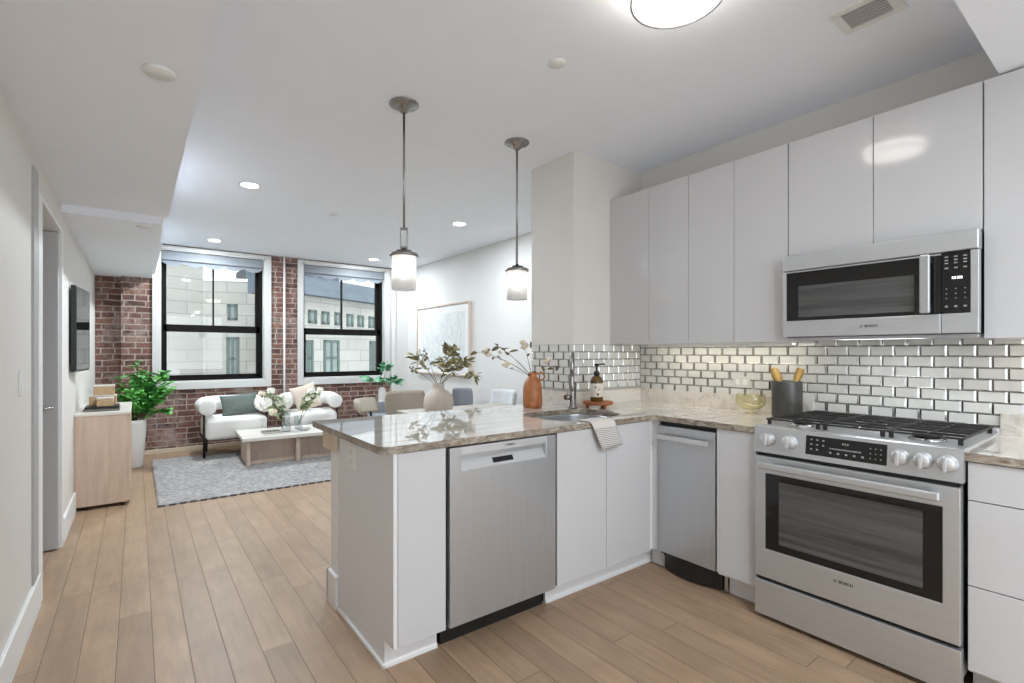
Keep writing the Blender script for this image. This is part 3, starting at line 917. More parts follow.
# ------------------------------------------------------------------ worktop
def slab(outer, holes, z0, z1):
    t = bmesh.new(); edges = []
    for loop in [outer] + holes:
        vs = [t.verts.new((p[0], p[1], z1)) for p in loop]
        for i in range(len(vs)): edges.append(t.edges.new((vs[i], vs[(i + 1) % len(vs)])))
    bmesh.ops.triangle_fill(t, edges=edges, use_beauty=True, use_dissolve=False)
    bmesh.ops.recalc_face_normals(t, faces=t.faces)
    for f in t.faces:
        if f.normal.z < 0: f.normal_flip()
    top = list(t.faces)
    r = bmesh.ops.extrude_face_region(t, geom=top)
    bmesh.ops.translate(t, verts=[v for v in r['geom'] if isinstance(v, bmesh.types.BMVert)], vec=(0, 0, z0 - z1))
    bmesh.ops.recalc_face_normals(t, faces=t.faces)
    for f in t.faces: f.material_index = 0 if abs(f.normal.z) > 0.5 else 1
    mb = MB(); mb.bm.free(); mb.bm = t
    return mb
def arc(cx, cy, r, a0, a1, n=8):
    return [(cx + r * math.cos(math.radians(a0 + (a1 - a0) * i / n)), cy + r * math.sin(math.radians(a0 + (a1 - a0) * i / n))) for i in range(n + 1)]
SINK = (2.055, 2.13, 0.275, 0.215)
def sink_loop(k=1.0, n=48, grow=0.0):
    out = []
    for i in range(n):
        a = 2 * PI * i / n
        c, s = math.cos(a), math.sin(a)
        e = 2 / 3.4
        out.append((SINK[0] + (SINK[2] * k + grow) * math.copysign(abs(c) ** e, c), SINK[1] + (SINK[3] * k + grow) * math.copysign(abs(s) ** e, s)))
    return out
outer = arc(0.795, 1.865, 0.045, 180, 270) + [(2.395, 1.82)] + arc(2.395, 1.795, 0.025, 90, 0, 4) + \
    [(2.42, 1.2235), (XK - 0.001, 1.2235), (XK - 0.001, YK - 0.001), (2.392, YK - 0.001), (2.392, 2.76), (0.75, 2.76)]
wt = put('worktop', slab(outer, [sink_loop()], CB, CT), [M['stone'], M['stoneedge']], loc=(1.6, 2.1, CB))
tag(wt, 'pale grey veined stone worktop covering the peninsula and the corner up to the range', 'countertop')
sp = MB()
sp.box(XK - 0.022, XK - 0.001, 1.2235, YK - 0.022, CT, SPL, 0.001)
sp.box(2.374, XK - 0.001, YK - 0.022, YK - 0.001, CT, SPL, 0.001)
sp.box(2.373, 2.392, YK - 0.001, 2.756, CT, SPL, 0.001)
put('upstand', sp, M['stone'], wt)
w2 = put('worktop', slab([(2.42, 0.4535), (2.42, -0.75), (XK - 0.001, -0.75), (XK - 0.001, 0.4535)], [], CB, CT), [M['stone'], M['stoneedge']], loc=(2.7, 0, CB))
tag(w2, 'short length of veined stone worktop over the drawers right of the range', 'countertop')
put('upstand', box(XK - 0.022, XK - 0.001, -0.75, 0.4535, CT, SPL, 0.001), M['stone'], w2)

# ------------------------------------------------------------------ base cabinets
TOE = 0.07
def toe(mb, x0, x1, y0, y1): mb.box(x0, x1, y0, y1, 0.0, 0.112)
# narrow end cabinet of the peninsula with its tall side panel
t = thing('base_cabinet', 'narrow white end cabinet of the peninsula, left of the dishwasher', 'cabinet', (0.93, 2.17, 0))
put('body', box(0.8215, 1.0405, DY + 0.0015, 2.485, 0.112, CB - 0.002), M['carcass'], t)
put('side_panel', MB().prism([(DY - 0.018, 0.112), (DY - 0.018, CB - 0.002), (2.486, CB - 0.002), (2.486, 0.0), (DY + TOE, 0.0), (DY + TOE, 0.112)], 0.803, 0.8205, 'x', bev=0.0008), M['carcass'], t)
put('door', box(0.8225, 1.036, DY - 0.019, DY, 0.114, CB - 0.004, 0.001), M['gloss'], t)
put('toe_kick', box(0.8205, 1.0405, DY + TOE, DY + TOE + 0.015, 0, 0.112), M['carcass'], t)
bt = MB()
bt.prism([(1.912, 0), (1.912, 0.012), (1.918, 0.02), (1.92, 0.02), (1.92, 0)], 0.792, 1.0405, 'x')
bt.box(0.791, 0.803, 1.912, 2.487, 0.0, 0.02, 0.003)
put('shoe_moulding', bt, M['trimw'], t)
t2 = thing('outlet_plate', 'white double outlet plate on the peninsula side panel under the worktop', 'outlet', (0.80, 2.30, 0.79))
put('plate', box(0.797, 0.803, 2.255, 2.345, 0.742, 0.846, 0.002), M['plastic'], t2)
for z in (0.772, 0.816):
    put('socket', box(0.7955, 0.7968, 2.283, 2.317, z - 0.014, z + 0.014, 0.001), M['wall'], t2)
# maple bracket block under the overhang at the knee wall
br = MB().prism([(2.49, CB - 0.001), (2.49, 0.79), (2.66, 0.79), (2.66, CB - 0.001)], 0.775, 0.80, 'x', bev=0.001)
br.prism([(2.613, CB - 0.001), (2.613, 0.79), (2.66, 0.79), (2.66, CB - 0.001)], 0.80, 0.86, 'x', bev=0.001)
tag(put('support_bracket', br, M['bracketwood'], loc=(0.8, 2.62, 0.8)), 'bare maple support block under the far left corner of the peninsula top', 'bracket')

# dishwasher
FY = 1.83
t = thing('dishwasher', 'stainless built-in dishwasher with pocket handle in the peninsula', 'dishwasher', (1.35, 2.1, 0))
put('tub', MB().box(1.0425, 1.6615, FY + 0.032, 2.44, 0.112, CB - 0.006).box(1.06, 1.645, FY + 0.095, 2.4, 0.0, 0.112), M['black'], t)
Xa, Xb = 1.056, 1.6535
zt, zb_ = 0.874, 0.112
pk0, pk1, pz0, pz1 = 1.112, 1.592, 0.772, 0.838
fp = MB()
fp.box(Xa, Xb, FY, FY + 0.03, zb_, pz0, 0.002)
fp.box(Xa, pk0, FY, FY + 0.03, pz0 - 0.004, zt, 0.002)
fp.box(pk1, Xb, FY, FY + 0.03, pz0 - 0.004, zt, 0.002)
put('door', fp, M['steelv'], t)
put('control_strip', box(pk0 + 0.0005, pk1 - 0.0005, FY + 0.0, FY + 0.03, pz1, zt, 0.002), M['steellight'], t)
pocket = MB()
pocket.prism([(FY + 0.002, pz0), (FY + 0.027, pz0 + 0.042), (FY + 0.031, pz0 + 0.042), (FY + 0.031, pz0)], pk0 + 0.0005, pk1 - 0.0005, 'x')
put('pocket_back', box(pk0 + 0.0005, pk1 - 0.0005, FY + 0.028, FY + 0.031, pz0 + 0.0425, pz1), M['steelv'], t)
hd = put('pocket_handle', pocket, M['steellight'], t)
def slope(x0, x1, s0, s1, e=0.001):
    """thin slab on the sloping pocket floor, s along the slope 0..1"""
    def P(s, o):
        y = FY + 0.002 + 0.025 * s; z = pz0 + 0.042 * s
        return (y - o * 0.86, z + o * 0.51)
    return [P(s0, 0), P(s1, 0), P(s1, e), P(s0, e)], x0, x1
p_, a_, b_ = slope(1.285, 1.40, 0.25, 0.75)
put('display', MB().prism(p_, a_, b_, 'x'), M['blackglass'], t)
mk = MB()
for grp in ((1.15, 1.17, 1.19, 1.21, 1.23, 1.25), (1.43, 1.45, 1.475, 1.50, 1.525, 1.555)):
    mk = MB()
    for x0 in grp:
        p_, a_, b_ = slope(x0, x0 + 0.009, 0.2, 0.26, 0.0008)
        mk.prism(p_, a_, b_, 'x')
    put('button_marks', mk, M['steelx'], t)
logo(t, face_y(1.372, FY - 0.0004, 0.857), 0.0125)
# sink base with two doors, corner filler
t = thing('sink_cabinet', 'white two-door sink cabinet right of the dishwasher', 'cabinet', (2.03, 2.16, 0))
bd = MB().box(1.6645, 2.449, DY + 0.0015, 2.43, 0.112, 0.655)
bd.box(1.6645, 1.682, DY + 0.0015, 2.43, 0.655, CB - 0.002)
bd.box(2.40, 2.449, DY - 0.0, DY + 0.02, 0.112, CB - 0.002)
bd.box(1.6645, 2.44, DY + 0.0015, DY + 0.018, 0.655, CB - 0.002)
put('body', bd, M['carcass'], t)
for a, b in ((1.6665, 2.0235), (2.0265, 2.398)):
    put('door', box(a, b, DY - 0.019, DY, 0.118, CB - 0.004, 0.001), M['gloss'], t)
tk = MB().box(1.6645, 2.53, DY + TOE, DY + TOE + 0.015, 0, 0.112)
tk.prism([(1.912, 0), (1.912, 0.012), (1.918, 0.02), (1.92, 0.02), (1.92, 0)], 1.6645, 2.52, 'x')
put('toe_kick', tk, M['carcass'], t)
# trash compactor
CY1, CY0 = 1.811, 1.436
t = thing('trash_compactor', 'narrow stainless trash compactor in the corner with a bar handle', 'compactor', (2.75, 1.62, 0))
put('cabinet_box', MB().box(DX + 0.022, 3.05, CY0 + 0.004, CY1 - 0.002, 0.10, CB - 0.002).box(DX + 0.09, 3.0, CY0 + 0.02, CY1 - 0.02, 0, 0.10), M['black'], t)
put('drawer_front', box(DX - 0.012, DX + 0.02, CY0 + 0.008, CY1 - 0.003, 0.122, 0.855, 0.002), M['steelv'], t)
hb = MB()
hb.box(DX - 0.052, DX - 0.034, CY0 + 0.035, CY1 - 0.022, 0.782, 0.808, 0.004)
for y in (CY0 + 0.06, CY1 - 0.05): hb.box(DX - 0.036, DX - 0.012, y - 0.012, y + 0.012, 0.786, 0.804, 0.002)
put('handle', hb, M['steellight'], t)
fk = MB()
n = 14
poly = [(DX + 0.09, CY0 + 0.0), (DX + 0.09, CY1 - 0.012)]
for i in range(n + 1):
    s = i / n
    poly.append((DX + 0.045 - 0.045 * math.sin(PI * s), CY1 - 0.012 - (CY1 - CY0 - 0.012) * s))
fk.prism(poly, 0.012, 0.098)
fk.prism([(p[0] - (0.012 if i > 1 else 0), p[1]) for i, p in enumerate(poly)], 0.088, 0.116)
put('foot_pedal', fk, M['black'], t)
put('hinge_post', box(DX + 0.055, DX + 0.075, CY0 - 0.022, CY0 - 0.004, 0.0, 0.11, 0.003), M['chrome'], t)
# filler between the corner and the compactor
fl = MB().box(DX, DX + 0.02, CY1 + 0.001, DY - 0.001, 0.115, CB - 0.002)
fl.box(DX + TOE, DX + TOE + 0.015, CY1 + 0.001, DY + TOE - 0.012, 0, 0.112)
tag(put('corner_filler', fl, M['carcass'], loc=(DX, 1.83, 0)), 'slim white filler strip in the inside corner left of the compactor', 'filler')
# narrow cabinet left of the range
t = thing('base_cabinet', 'narrow white base cabinet between the compactor and the range', 'cabinet', (2.75, 1.33, 0))
put('body', box(DX + 0.001, XK - 0.005, 1.222, 1.4325, 0.112, CB - 0.002), M['carcass'], t)
put('door', box(DX - 0.019, DX, 1.2225, 1.431, 0.128, CB - 0.004, 0.001), M['gloss'], t)
put('toe_kick', box(DX + TOE, DX + TOE + 0.015, 1.222, 1.41, 0, 0.112), M['carcass'], t)
# drawers right of the range
def drawers(label, y1, y0):
    t = thing('drawer_unit', label, 'cabinet', (2.75, (y0 + y1) / 2, 0))
    put('body', box(DX + 0.001, XK - 0.005, y0, y1, 0.105, CB - 0.002), M['carcass'], t)
    for za, zb in ((0.118, 0.425), (0.429, 0.737), (0.741, CB - 0.006)):
        put('drawer', box(DX - 0.019, DX, y0 + 0.0015, y1 - 0.0015, za, zb, 0.001), M['gloss'], t)
    put('toe_kick', box(DX + TOE, DX + TOE + 0.015, y0, y1, 0, 0.105), M['doorgrey'], t)
drawers('white three-drawer base unit directly right of the range', 0.445, -0.15)
drawers('white three-drawer base unit at the near end of the run', -0.152, -0.75)

# ------------------------------------------------------------------ range
RX = 2.40; R1, R0 = 1.2155, 0.4565; RC = (R0 + R1) / 2
t = thing('gas_range', 'stainless slide-in gas range with black grates and oven', 'range', (2.72, RC, 0))
bdy = MB().box(RX + 0.047, 3.055, R0 + 0.004, R1 - 0.004, 0.07, 0.905)
bdy.box(RX + 0.10, 3.0, R0 + 0.03, R1 - 0.03, 0.0, 0.07)
put('body', bdy, M['steelv'], t)
put('seal', MB().box(RX + 0.02, RX + 0.046, R0 + 0.01, R1 - 0.01, 0.02, 0.90), M['black'], t)
for y in (R0 + 0.06, R1 - 0.06): put('foot', MB().lathe([(0.02, 0), (0.02, 0.03)], (RX + 0.09, y, 0), 14), M['black'], t)
put('storage_drawer', box(RX, RX + 0.04, R0, R1, 0.022, 0.187, 0.003), M['steelh'], t)
# control panel: face leans back slightly, rolled lip on top
cp = MB().prism([(RX - 0.002, 0.802), (RX + 0.010, 0.912), (RX + 0.010, 0.922), (RX + 0.022, 0.926), (RX + 0.10, 0.926), (RX + 0.10, 0.802)], R0 - 0.006, R1 + 0.004, 'y')
# prism axis y gives (x, z) polygons
put('control_panel', cp, M['steelh'], t)
lean = 0.012 / 0.11
def cpx(z): return RX - 0.002 + (z - 0.802) * lean
dp = MB()
dp._add([(cpx(0.825) - 0.002, 0.985, 0.825), (cpx(0.825) - 0.002, 0.682, 0.825), (cpx(0.908) - 0.002, 0.682, 0.908), (cpx(0.908) - 0.002, 0.985, 0.908),
         (cpx(0.825) + 0.002, 0.985, 0.825), (cpx(0.825) + 0.002, 0.682, 0.825), (cpx(0.908) + 0.002, 0.682, 0.908), (cpx(0.908) + 0.002, 0.985, 0.908)],
        [(0, 1, 2, 3), (4, 5, 6, 7), (0, 1, 5, 4), (1, 2, 6, 5), (2, 3, 7, 6), (3, 0, 4, 7)])
disp = put('display', dp, M['blackglass'], t)
mk = MB()
rnd = random.Random(5)
def mark(y, z, wy, hz):
    x = cpx(z) - 0.0026
    mk.box(x - 0.0004, x, y - wy / 2, y + wy / 2, z - hz / 2, z + hz / 2)
for i in range(3):
    for j in range(3):
        if (i, j) != (2, 2): mark(0.962 - 0.024 * i, 0.892 - 0.021 * j, 0.008, 0.006)
put('button_marks', mk, M['mark'], disp); mk = MB()
for k_ in range(14): mark(0.885 - 0.0085 * k_, 0.863, 0.006, 0.006)
put('button_marks', mk, M['mark'], disp); mk = MB()
for k_ in range(5): mark(0.885 - 0.03 * k_, 0.845, 0.009, 0.008)
put('button_marks', mk, M['mark'], disp); mk = MB()
for k_ in range(3): mark(0.838 - 0.009 * k_, 0.888, 0.006, 0.008)
put('button_marks', mk, M['mark'], disp); mk = MB()
for k_ in range(3):
    for j in range(3): mark(0.738 - 0.018 * k_, 0.885 - 0.02 * j, 0.004, 0.004)
put('button_marks', mk, M['mark'], disp)
for y in (1.151, 1.053, 0.640, 0.568, 0.496):
    z = 0.868; x = cpx(z)
    kb = MB()
    Rx = Matrix.Translation((x, y, z)) @ Matrix.Rotation(-PI / 2 , 4, 'Y')
    kb.lathe([(0.033, 0.0), (0.033, 0.006), (0.029, 0.010), (0.027, 0.026), (0.024, 0.030), (0.0, 0.0305)], (0, 0, 0), 32, M4=Rx)
    kb.box(-0.027, 0.027, -0.0055, 0.0055, 0.028, 0.046, 0.002, M4=Rx)
    put('knob', kb, M['steellight'], t)
# oven door
od = MB()
dz0, dz1 = 0.204, 0.783
gy0, gy1, gz0, gz1 = 0.509, 1.165, 0.342, 0.703
od.box(RX, RX + 0.045, R0 + 0.002, R1 - 0.002, dz0, gz0, 0.003)
od.box(RX, RX + 0.045, R0 + 0.002, R1 - 0.002, gz1, dz1, 0.003)
od.box(RX, RX + 0.045, R0 + 0.002, gy0, gz0 - 0.004, gz1 + 0.004, 0.002)
od.box(RX, RX + 0.045, gy1, R1 - 0.002, gz0 - 0.004, gz1 + 0.004, 0.002)
door = put('oven_door', od, M['steelh'], t)
put('door_glass', box(RX + 0.003, RX + 0.03, gy0, gy1, gz0, gz1), M['blackglass'], door)
wn = MB().box(RX + 0.0018, RX + 0.0029, 0.568, 1.102, 0.377, 0.672)
put('oven_window', wn, M['ovenglass'], door)
hn = MB()
hn.box(RX - 0.062, RX - 0.040, R0 + 0.05, R1 - 0.045, 0.733, 0.765, 0.007, seg=3)
for y in (R0 + 0.075, R1 - 0.07): hn.box(RX - 0.042, RX + 0.001, y - 0.013, y + 0.013, 0.738, 0.760, 0.003)
put('handle', hn, M['steelh'], door)
logo(door, face_x(RX - 0.0004, 0.835, 0.297), 0.0165)
# hob
hob = MB()
hob.box(RX + 0.07, 3.045, R0 - 0.004, R1 + 0.002, 0.905, 0.9215, 0.004)
hob.box(3.045, 3.072, R0 - 0.004, R1 + 0.002, 0.905, 0.94, 0.004)
put('hob_plate', hob, M['steellight'], t)
BUR = [(2.585, 1.075, 0.042), (2.585, 0.597, 0.050), (2.90, 1.075, 0.038), (2.90, 0.597, 0.042), (2.745, RC, 0.055)]
for x, y, r in BUR:
    b = put('burner', MB().lathe([(r * 1.25, 0.9215), (r * 1.2, 0.930), (r * 0.95, 0.932), (r * 0.95, 0.938), (0, 0.938)], (x, y, 0), 26), M['chrome'], t)
    put('burner_cap', MB().lathe([(r, 0.9385), (r, 0.945), (r * 0.85, 0.948), (0, 0.949)], (x, y, 0), 26), M['iron'], b)
third = (R1 - R0 - 0.012) / 3
for i in range(3):
    y0 = R0 + 0.006 + third * i + 0.003; y1 = y0 + third - 0.006
    g = MB(); z0, z1 = 0.947, 0.955; x0, x1 = 2.495, 3.03; b_ = 0.008
    g.box(x0, x1, y0, y0 + b_, z0, z1, 0.002); g.box(x0, x1, y1 - b_, y1, z0, z1, 0.002)
    g.box(x0, x0 + b_, y0, y1, z0, z1, 0.002); g.box(x1 - b_, x1, y0, y1, z0, z1, 0.002)
    ym = (y0 + y1) / 2
    for xx in (2.585, 2.68, 2.735, 2.79, 2.885, 2.96):
        if xx == 2.735 and i == 1:
            g.box(xx - b_ / 2, xx + b_ / 2, y0, y0 + 0.06, z0, z1 + 0.002, 0.002); g.box(xx - b_ / 2, xx + b_ / 2, y1 - 0.06, y1, z0, z1 + 0.002, 0.002)
        else:
            g.box(xx - b_ / 2, xx + b_ / 2, y0, y1, z0, z1 + 0.002, 0.002)
    g.box(x0, x1, ym - b_ / 2, ym + b_ / 2, z0, z1, 0.002)
    for xx in (x0 + 0.012, x1 - 0.012):
        for yy in (y0 + 0.012, y1 - 0.012): g.box(xx - 0.007, xx + 0.007, yy - 0.007, yy + 0.007, 0.9215, z0 + 0.003)
    put('grate', g, M['iron'], t)

# ------------------------------------------------------------------ microwave
MX = 2.697; m0, m1 = 0.459, 1.2165
t = thing('microwave', 'stainless over-the-range microwave under the short white cabinet', 'microwave', (2.9, (m0 + m1) / 2, 1.357))
put('body', box(MX + 0.04, XK - 0.012, m0 + 0.002, m1 - 0.002, 1.357, 1.779, 0.002), M['black'], t)
put('vent_hood', box(MX - 0.004, MX + 0.06, m0, m1, 1.700, 1.780, 0.004), M['steelh'], t)
YS = 0.577
dr = MB()
dr.box(MX, MX + 0.04, YS + 0.001, m1 - 0.001, 1.360, 1.442, 0.003)
dr.box(MX, MX + 0.04, m1 - 0.016, m1 - 0.001, 1.436, 1.696, 0.002)
dr.box(MX + 0.002, MX + 0.04, YS + 0.001, m1 - 0.016, 1.690, 1.696)
door = put('door', dr, M['steelh'], t)
put('door_glass', box(MX + 0.004, MX + 0.038, YS + 0.001, m1 - 0.0165, 1.4425, 1.690, 0.001), M['blackglass'], door)
put('door_window', box(MX + 0.0028, MX + 0.0039, 0.668, 1.142, 1.460, 1.618), M['ovenglass'], door)
hn = MB().box(MX - 0.045, MX - 0.022, 0.605, 0.640, 1.446, 1.694, 0.006, seg=3)
for z in (1.465, 1.675): hn.box(MX - 0.024, MX + 0.004, 0.612, 0.633, z - 0.012, z + 0.012, 0.002)
put('handle', hn, M['steelv'], door)
cs = MB().box(MX, MX + 0.04, m0, YS - 0.001, 1.360, 1.442, 0.003)
cs.box(MX, MX + 0.04, m0, 0.484, 1.436, 1.697, 0.002)
put('control_surround', cs, M['steelh'], t)
cpn = put('control_panel', box(MX + 0.003, MX + 0.038, 0.4845, YS - 0.001, 1.443, 1.697, 0.001), M['blackglass'], t)
mk = MB()
for j, z in enumerate((1.678, 1.665, 1.652, 1.632)):
    for i, y in enumerate((0.560, 0.530, 0.501)):
        mk.box(MX + 0.002, MX + 0.0029, y - 0.0055, y + 0.0055, z - 0.0025 - (0.001 * (j % 2)), z + 0.0025)
    put('button_marks', mk, M['mark'], cpn); mk = MB()
for z in (1.545, 1.525, 1.505):
    for y in (0.560, 0.530, 0.501): mk.box(MX + 0.002, MX + 0.0029, y - 0.002, y + 0.002, z - 0.002, z + 0.002)
put('button_marks', mk, M['mark'], cpn); mk = MB()
for y in (0.560, 0.530, 0.501): mk.box(MX + 0.002, MX + 0.0029, y - 0.005, y + 0.005, 1.468, 1.475)
put('button_marks', mk, M['mark'], cpn)
dg = MB()
for y in (0.540, 0.532, 0.524, 0.518, 0.512): dg.box(MX + 0.002, MX + 0.0029, y - 0.0022, y + 0.0022, 1.585, 1.595)
put('clock_digits', dg, M['digits'], cpn)
logo(door, face_x(MX - 0.0004, 0.835, 1.402), 0.0155)
up_ = MB()
for a in ((MX + 0.03, 2.79, m0 + 0.01, m1 - 0.01), (2.88, XK - 0.03, m0 + 0.01, m1 - 0.01), (2.79, 2.88, m0 + 0.01, 0.66), (2.79, 2.88, 1.02, m1 - 0.01)):
    up_.box(*a, 1.344, 1.3568)
put('underside_panel', up_, M['doorgrey'], t)
put('cooktop_light', box(2.795, 2.875, 0.67, 1.01, 1.3535, 1.3565), M['cooklamp'], t)

# ------------------------------------------------------------------ lamps
P_CAN, P_FILL = 34, 22
def disc_light(name, parent, off, power, radius, color=(0.85, 0.94, 1)):
    ld = bpy.data.lights.new(name, 'AREA'); ld.shape = 'DISK'; ld.size = radius * 2
    ld.energy = power; ld.color = color
    o = bpy.data.objects.new(name, ld); COL.objects.link(o)
    o.parent = parent; o.location = off
    return o
def downlight(x, y, label, z=CEIL, power=P_CAN):
    t = thing('downlight', label, 'ceiling light', (x, y, z), group='recessed ceiling lights')
    n = MB().lathe([(0.066, -0.001), (0.085, -0.003), (0.085, 0.0), (0.066, 0.0)], (x, y, z), 32, cap=False)
    put('trim_ring', n, M['plastic'], t)
    put('lens', MB().lathe([(0.066, -0.0012), (0.0, -0.0016)], (x, y, z), 32), M['can'], t)
    disc_light('lamp', t, (0, 0, -0.006), power, 0.06)
    return t
downlight(0.750, 4.595, 'round recessed ceiling light near the dropped ceiling, nearest of its row')
downlight(0.768, 7.12, 'round recessed ceiling light above the left window')
downlight(2.777, 4.61, 'round recessed ceiling light above the dining table', CEIL, 22)
downlight(2.824, 7.15, 'round recessed ceiling light above the right window', CEIL, 26)
downlight(1.35, -0.45, 'added unseen fill light in the low hall ceiling, nearer the kitchen', 2.402, P_FILL)  # two unseen fill lamps added behind the camera to brighten the kitchen
downlight(1.35, -1.75, 'added unseen fill light in the low hall ceiling, further from the kitchen', 2.402, P_FILL)
# flush drum lamp over the kitchen floor
fx, fy_ = 1.575, 1.082
t = thing('flush_ceiling_lamp', 'round white flush drum lamp on the kitchen ceiling, lit', 'ceiling light', (fx, fy_, CEIL))
put('base_ring', MB().lathe([(0.150, CEIL), (0.155, CEIL - 0.03), (0.0, CEIL - 0.03)], (fx, fy_, 0), 48), M['plastic'], t)
put('bottom_rim', MB().lathe([(0.160, CEIL - 0.0905), (0.168, CEIL - 0.088), (0.168, CEIL - 0.096), (0.160, CEIL - 0.0965)], (fx, fy_, 0), 48, cap=False), M['doorgrey'], t)
put('band', MB().lathe([(0.158, CEIL - 0.034), (0.1685, CEIL - 0.034), (0.1685, CEIL - 0.042), (0.158, CEIL - 0.042)], (fx, fy_, 0), 48, cap=False), M['chrome'], t)
put('diffuser', MB().lathe([(0.158, CEIL - 0.0305), (0.164, CEIL - 0.042), (0.164, CEIL - 0.085), (0.158, CEIL - 0.092), (0.0, CEIL - 0.095)], (fx, fy_, 0), 48, cap=False), M['lampdisc'], t)
# pendants over the peninsula
def pendant(x, y, label, rot):
    t = thing('pendant_lamp', label, 'pendant lamp', (x, y, CEIL), group='pendants over the peninsula')
    c = MB().lathe([(0.082, CEIL), (0.082, CEIL - 0.006), (0.072, CEIL - 0.012), (0.055, CEIL - 0.013), (0.053, CEIL - 0.022), (0.034, CEIL - 0.026), (0.026, CEIL - 0.042), (0.012, CEIL - 0.052), (0.0, CEIL - 0.052)], (x, y, 0), 36)
    put('canopy', c, M['nickel'], t)
    put('rod', MB().tube([(x, y, CEIL - 0.05), (x, y, 1.972)], 0.0065, 10), M['nickel'], t)
    R = Matrix.Translation((x, y, 0)) @ Matrix.Rotation(rot, 4, 'Z')
    lk = MB()
    lk.box(-0.022, -0.014, -0.007, 0.007, 1.868, 1.968, 0.002, M4=R); lk.box(0.014, 0.022, -0.007, 0.007, 1.868, 1.968, 0.002, M4=R)
    lk.box(-0.022, 0.022, -0.007, 0.007, 1.962, 1.976, 0.002, M4=R); lk.box(-0.022, 0.022, -0.007, 0.007, 1.860, 1.872, 0.002, M4=R)
    put('link', lk, M['nickel'], t)
    cp = MB().lathe([(0.0, 1.862), (0.012, 1.861), (0.014, 1.852), (0.044, 1.848), (0.046, 1.836), (0.074, 1.832), (0.080, 1.824), (0.080, 1.816), (0.0, 1.815)], (x, y, 0), 36)
    put('cap', cp, M['nickel'], t)
    sh = MB().lathe([(0.066, 1.8145), (0.067, 1.81), (0.067, 1.630), (0.063, 1.628), (0.063, 1.81)], (x, y, 0), 40, cap=False)
    put('shade', sh, M['frosted'], t)
    b = MB().lathe([(0.0, 1.685), (0.018, 1.689), (0.028, 1.707), (0.03, 1.73), (0.022, 1.76), (0.014, 1.785), (0.014, 1.814)], (x, y, 0), 20)
    put('bulb', b, M['bulb'], t)
    return t
pendant(1.190, 2.572, 'glass cylinder pendant lamp hanging nearer the windows, left of the two', -0.55)
pendant(2.002, 2.593, 'glass cylinder pendant lamp hanging nearer the tiled wall, right of the two', 0.85)

# ------------------------------------------------------------------ ceiling fittings
t = thing('ceiling_vent', 'white ceiling vent grille with dark slats near the wall cabinets', 'vent', (2.365, 0.735, CEIL))
vf = MB()
vx0, vx1, vy0, vy1 = 2.268, 2.462, 0.625, 0.845
ix0, ix1, iy0, iy1 = 2.300, 2.432, 0.665, 0.812
zc = CEIL
for a in ((vx0, ix0, vy0, vy1), (ix1, vx1, vy0, vy1), (ix0, ix1, vy0, iy0), (ix0, ix1, iy1, vy1)):
    vf.box(*a, zc - 0.008, zc, 0.002)
put('frame', vf, M['plastic'], t)
put('backing', box(ix0, ix1, iy0, iy1, zc - 0.0015, zc), M['inkmark'], t)
for i in range(7):
    x = ix0 + 0.0095 + i * 0.0189
    put('slat', MB().prism([(x - 0.003, zc - 0.0016), (x - 0.001, zc - 0.0016), (x + 0.004, zc - 0.007), (x + 0.002, zc - 0.007)], iy0, iy1, 'y'), M['doorgrey'], t)
def detector(x, y, z, r, h, label, name='smoke_detector', cat='smoke detector'):
    o = put(name, MB().lathe([(r, z), (r, z - h * 0.6), (r * 0.9, z - h), (0, z - h)], (x, y, 0), 36), M['plastic'], loc=(x, y, z))
    return tag(o, label, cat)
detector(0.066, 2.14, SOF, 0.050, 0.014, 'round white smoke detector on the low ceiling over the hall')
detector(0.049, 4.56, SOF2, 0.05, 0.014, 'flat white round plate on the lowest ceiling before the brick pier')
detector(1.604, 1.765, CEIL, 0.042, 0.008, 'small round white cover plate on the kitchen ceiling', 'ceiling_cover', 'ceiling plate')
detector(1.586, 5.07, CEIL, 0.038, 0.012, 'small round sprinkler cover on the living room ceiling', 'sprinkler_cover', 'sprinkler')

# ------------------------------------------------------------------ wall fittings
t = thing('light_switch', 'white light switch plate on the wall left of the doorway', 'switch', (XL, 2.98, 1.15))
put('plate', box(XL, XL + 0.006, 2.943, 3.017, 1.093, 1.207, 0.002), M['plastic'], t)
put('rocker', box(XL + 0.0055, XL + 0.009, 2.962, 2.998, 1.118, 1.182, 0.001), M['trimw'], t)
t = thing('wall_outlet', 'white outlet plate on the tile left of the dark crock', 'outlet', (XK, 1.65, 1.09))
put('plate', box(XK - 0.012, XK - 0.006, 1.593, 1.707, 1.055, 1.128, 0.002), M['tile'], t)
for y in (1.627, 1.673): put('socket', box(XK - 0.0135, XK - 0.0115, y - 0.014, y + 0.014, 1.074, 1.109, 0.001), M['trimw'], t)
pth = at_y(530.5, 342.5, 4.45)
o = put('wall_sensor', box(XR - 0.022, XR - 0.0005, 4.36, 4.43, 1.335, 1.40, 0.003), M['black'], loc=(XR, 4.4, 1.37))
tag(o, 'small dark square sensor on the plain wall beside the tiled corner', 'sensor')
# television on the left wall
t = thing('television', 'flat black television mounted on the left wall above the sideboard', 'television', (XL, 5.05, 1.45))
put('mount', box(XL + 0.0005, -0.372, 5.08, 5.22, 1.36, 1.56, 0.003), M['blackmetal'], t)
TR = Matrix.Translation((-0.360, 4.90, 0)) @ Matrix.Rotation(math.radians(-5.5), 4, 'Z')
put('housing', box(-0.030, -0.001, 0, 0.51, 1.135, 1.783, 0.004, M4=TR), M['black'], t)
put('screen', box(-0.0012, 0.003, 0.010, 0.50, 1.150, 1.772, 0.001, M4=TR), M['screen'], t)
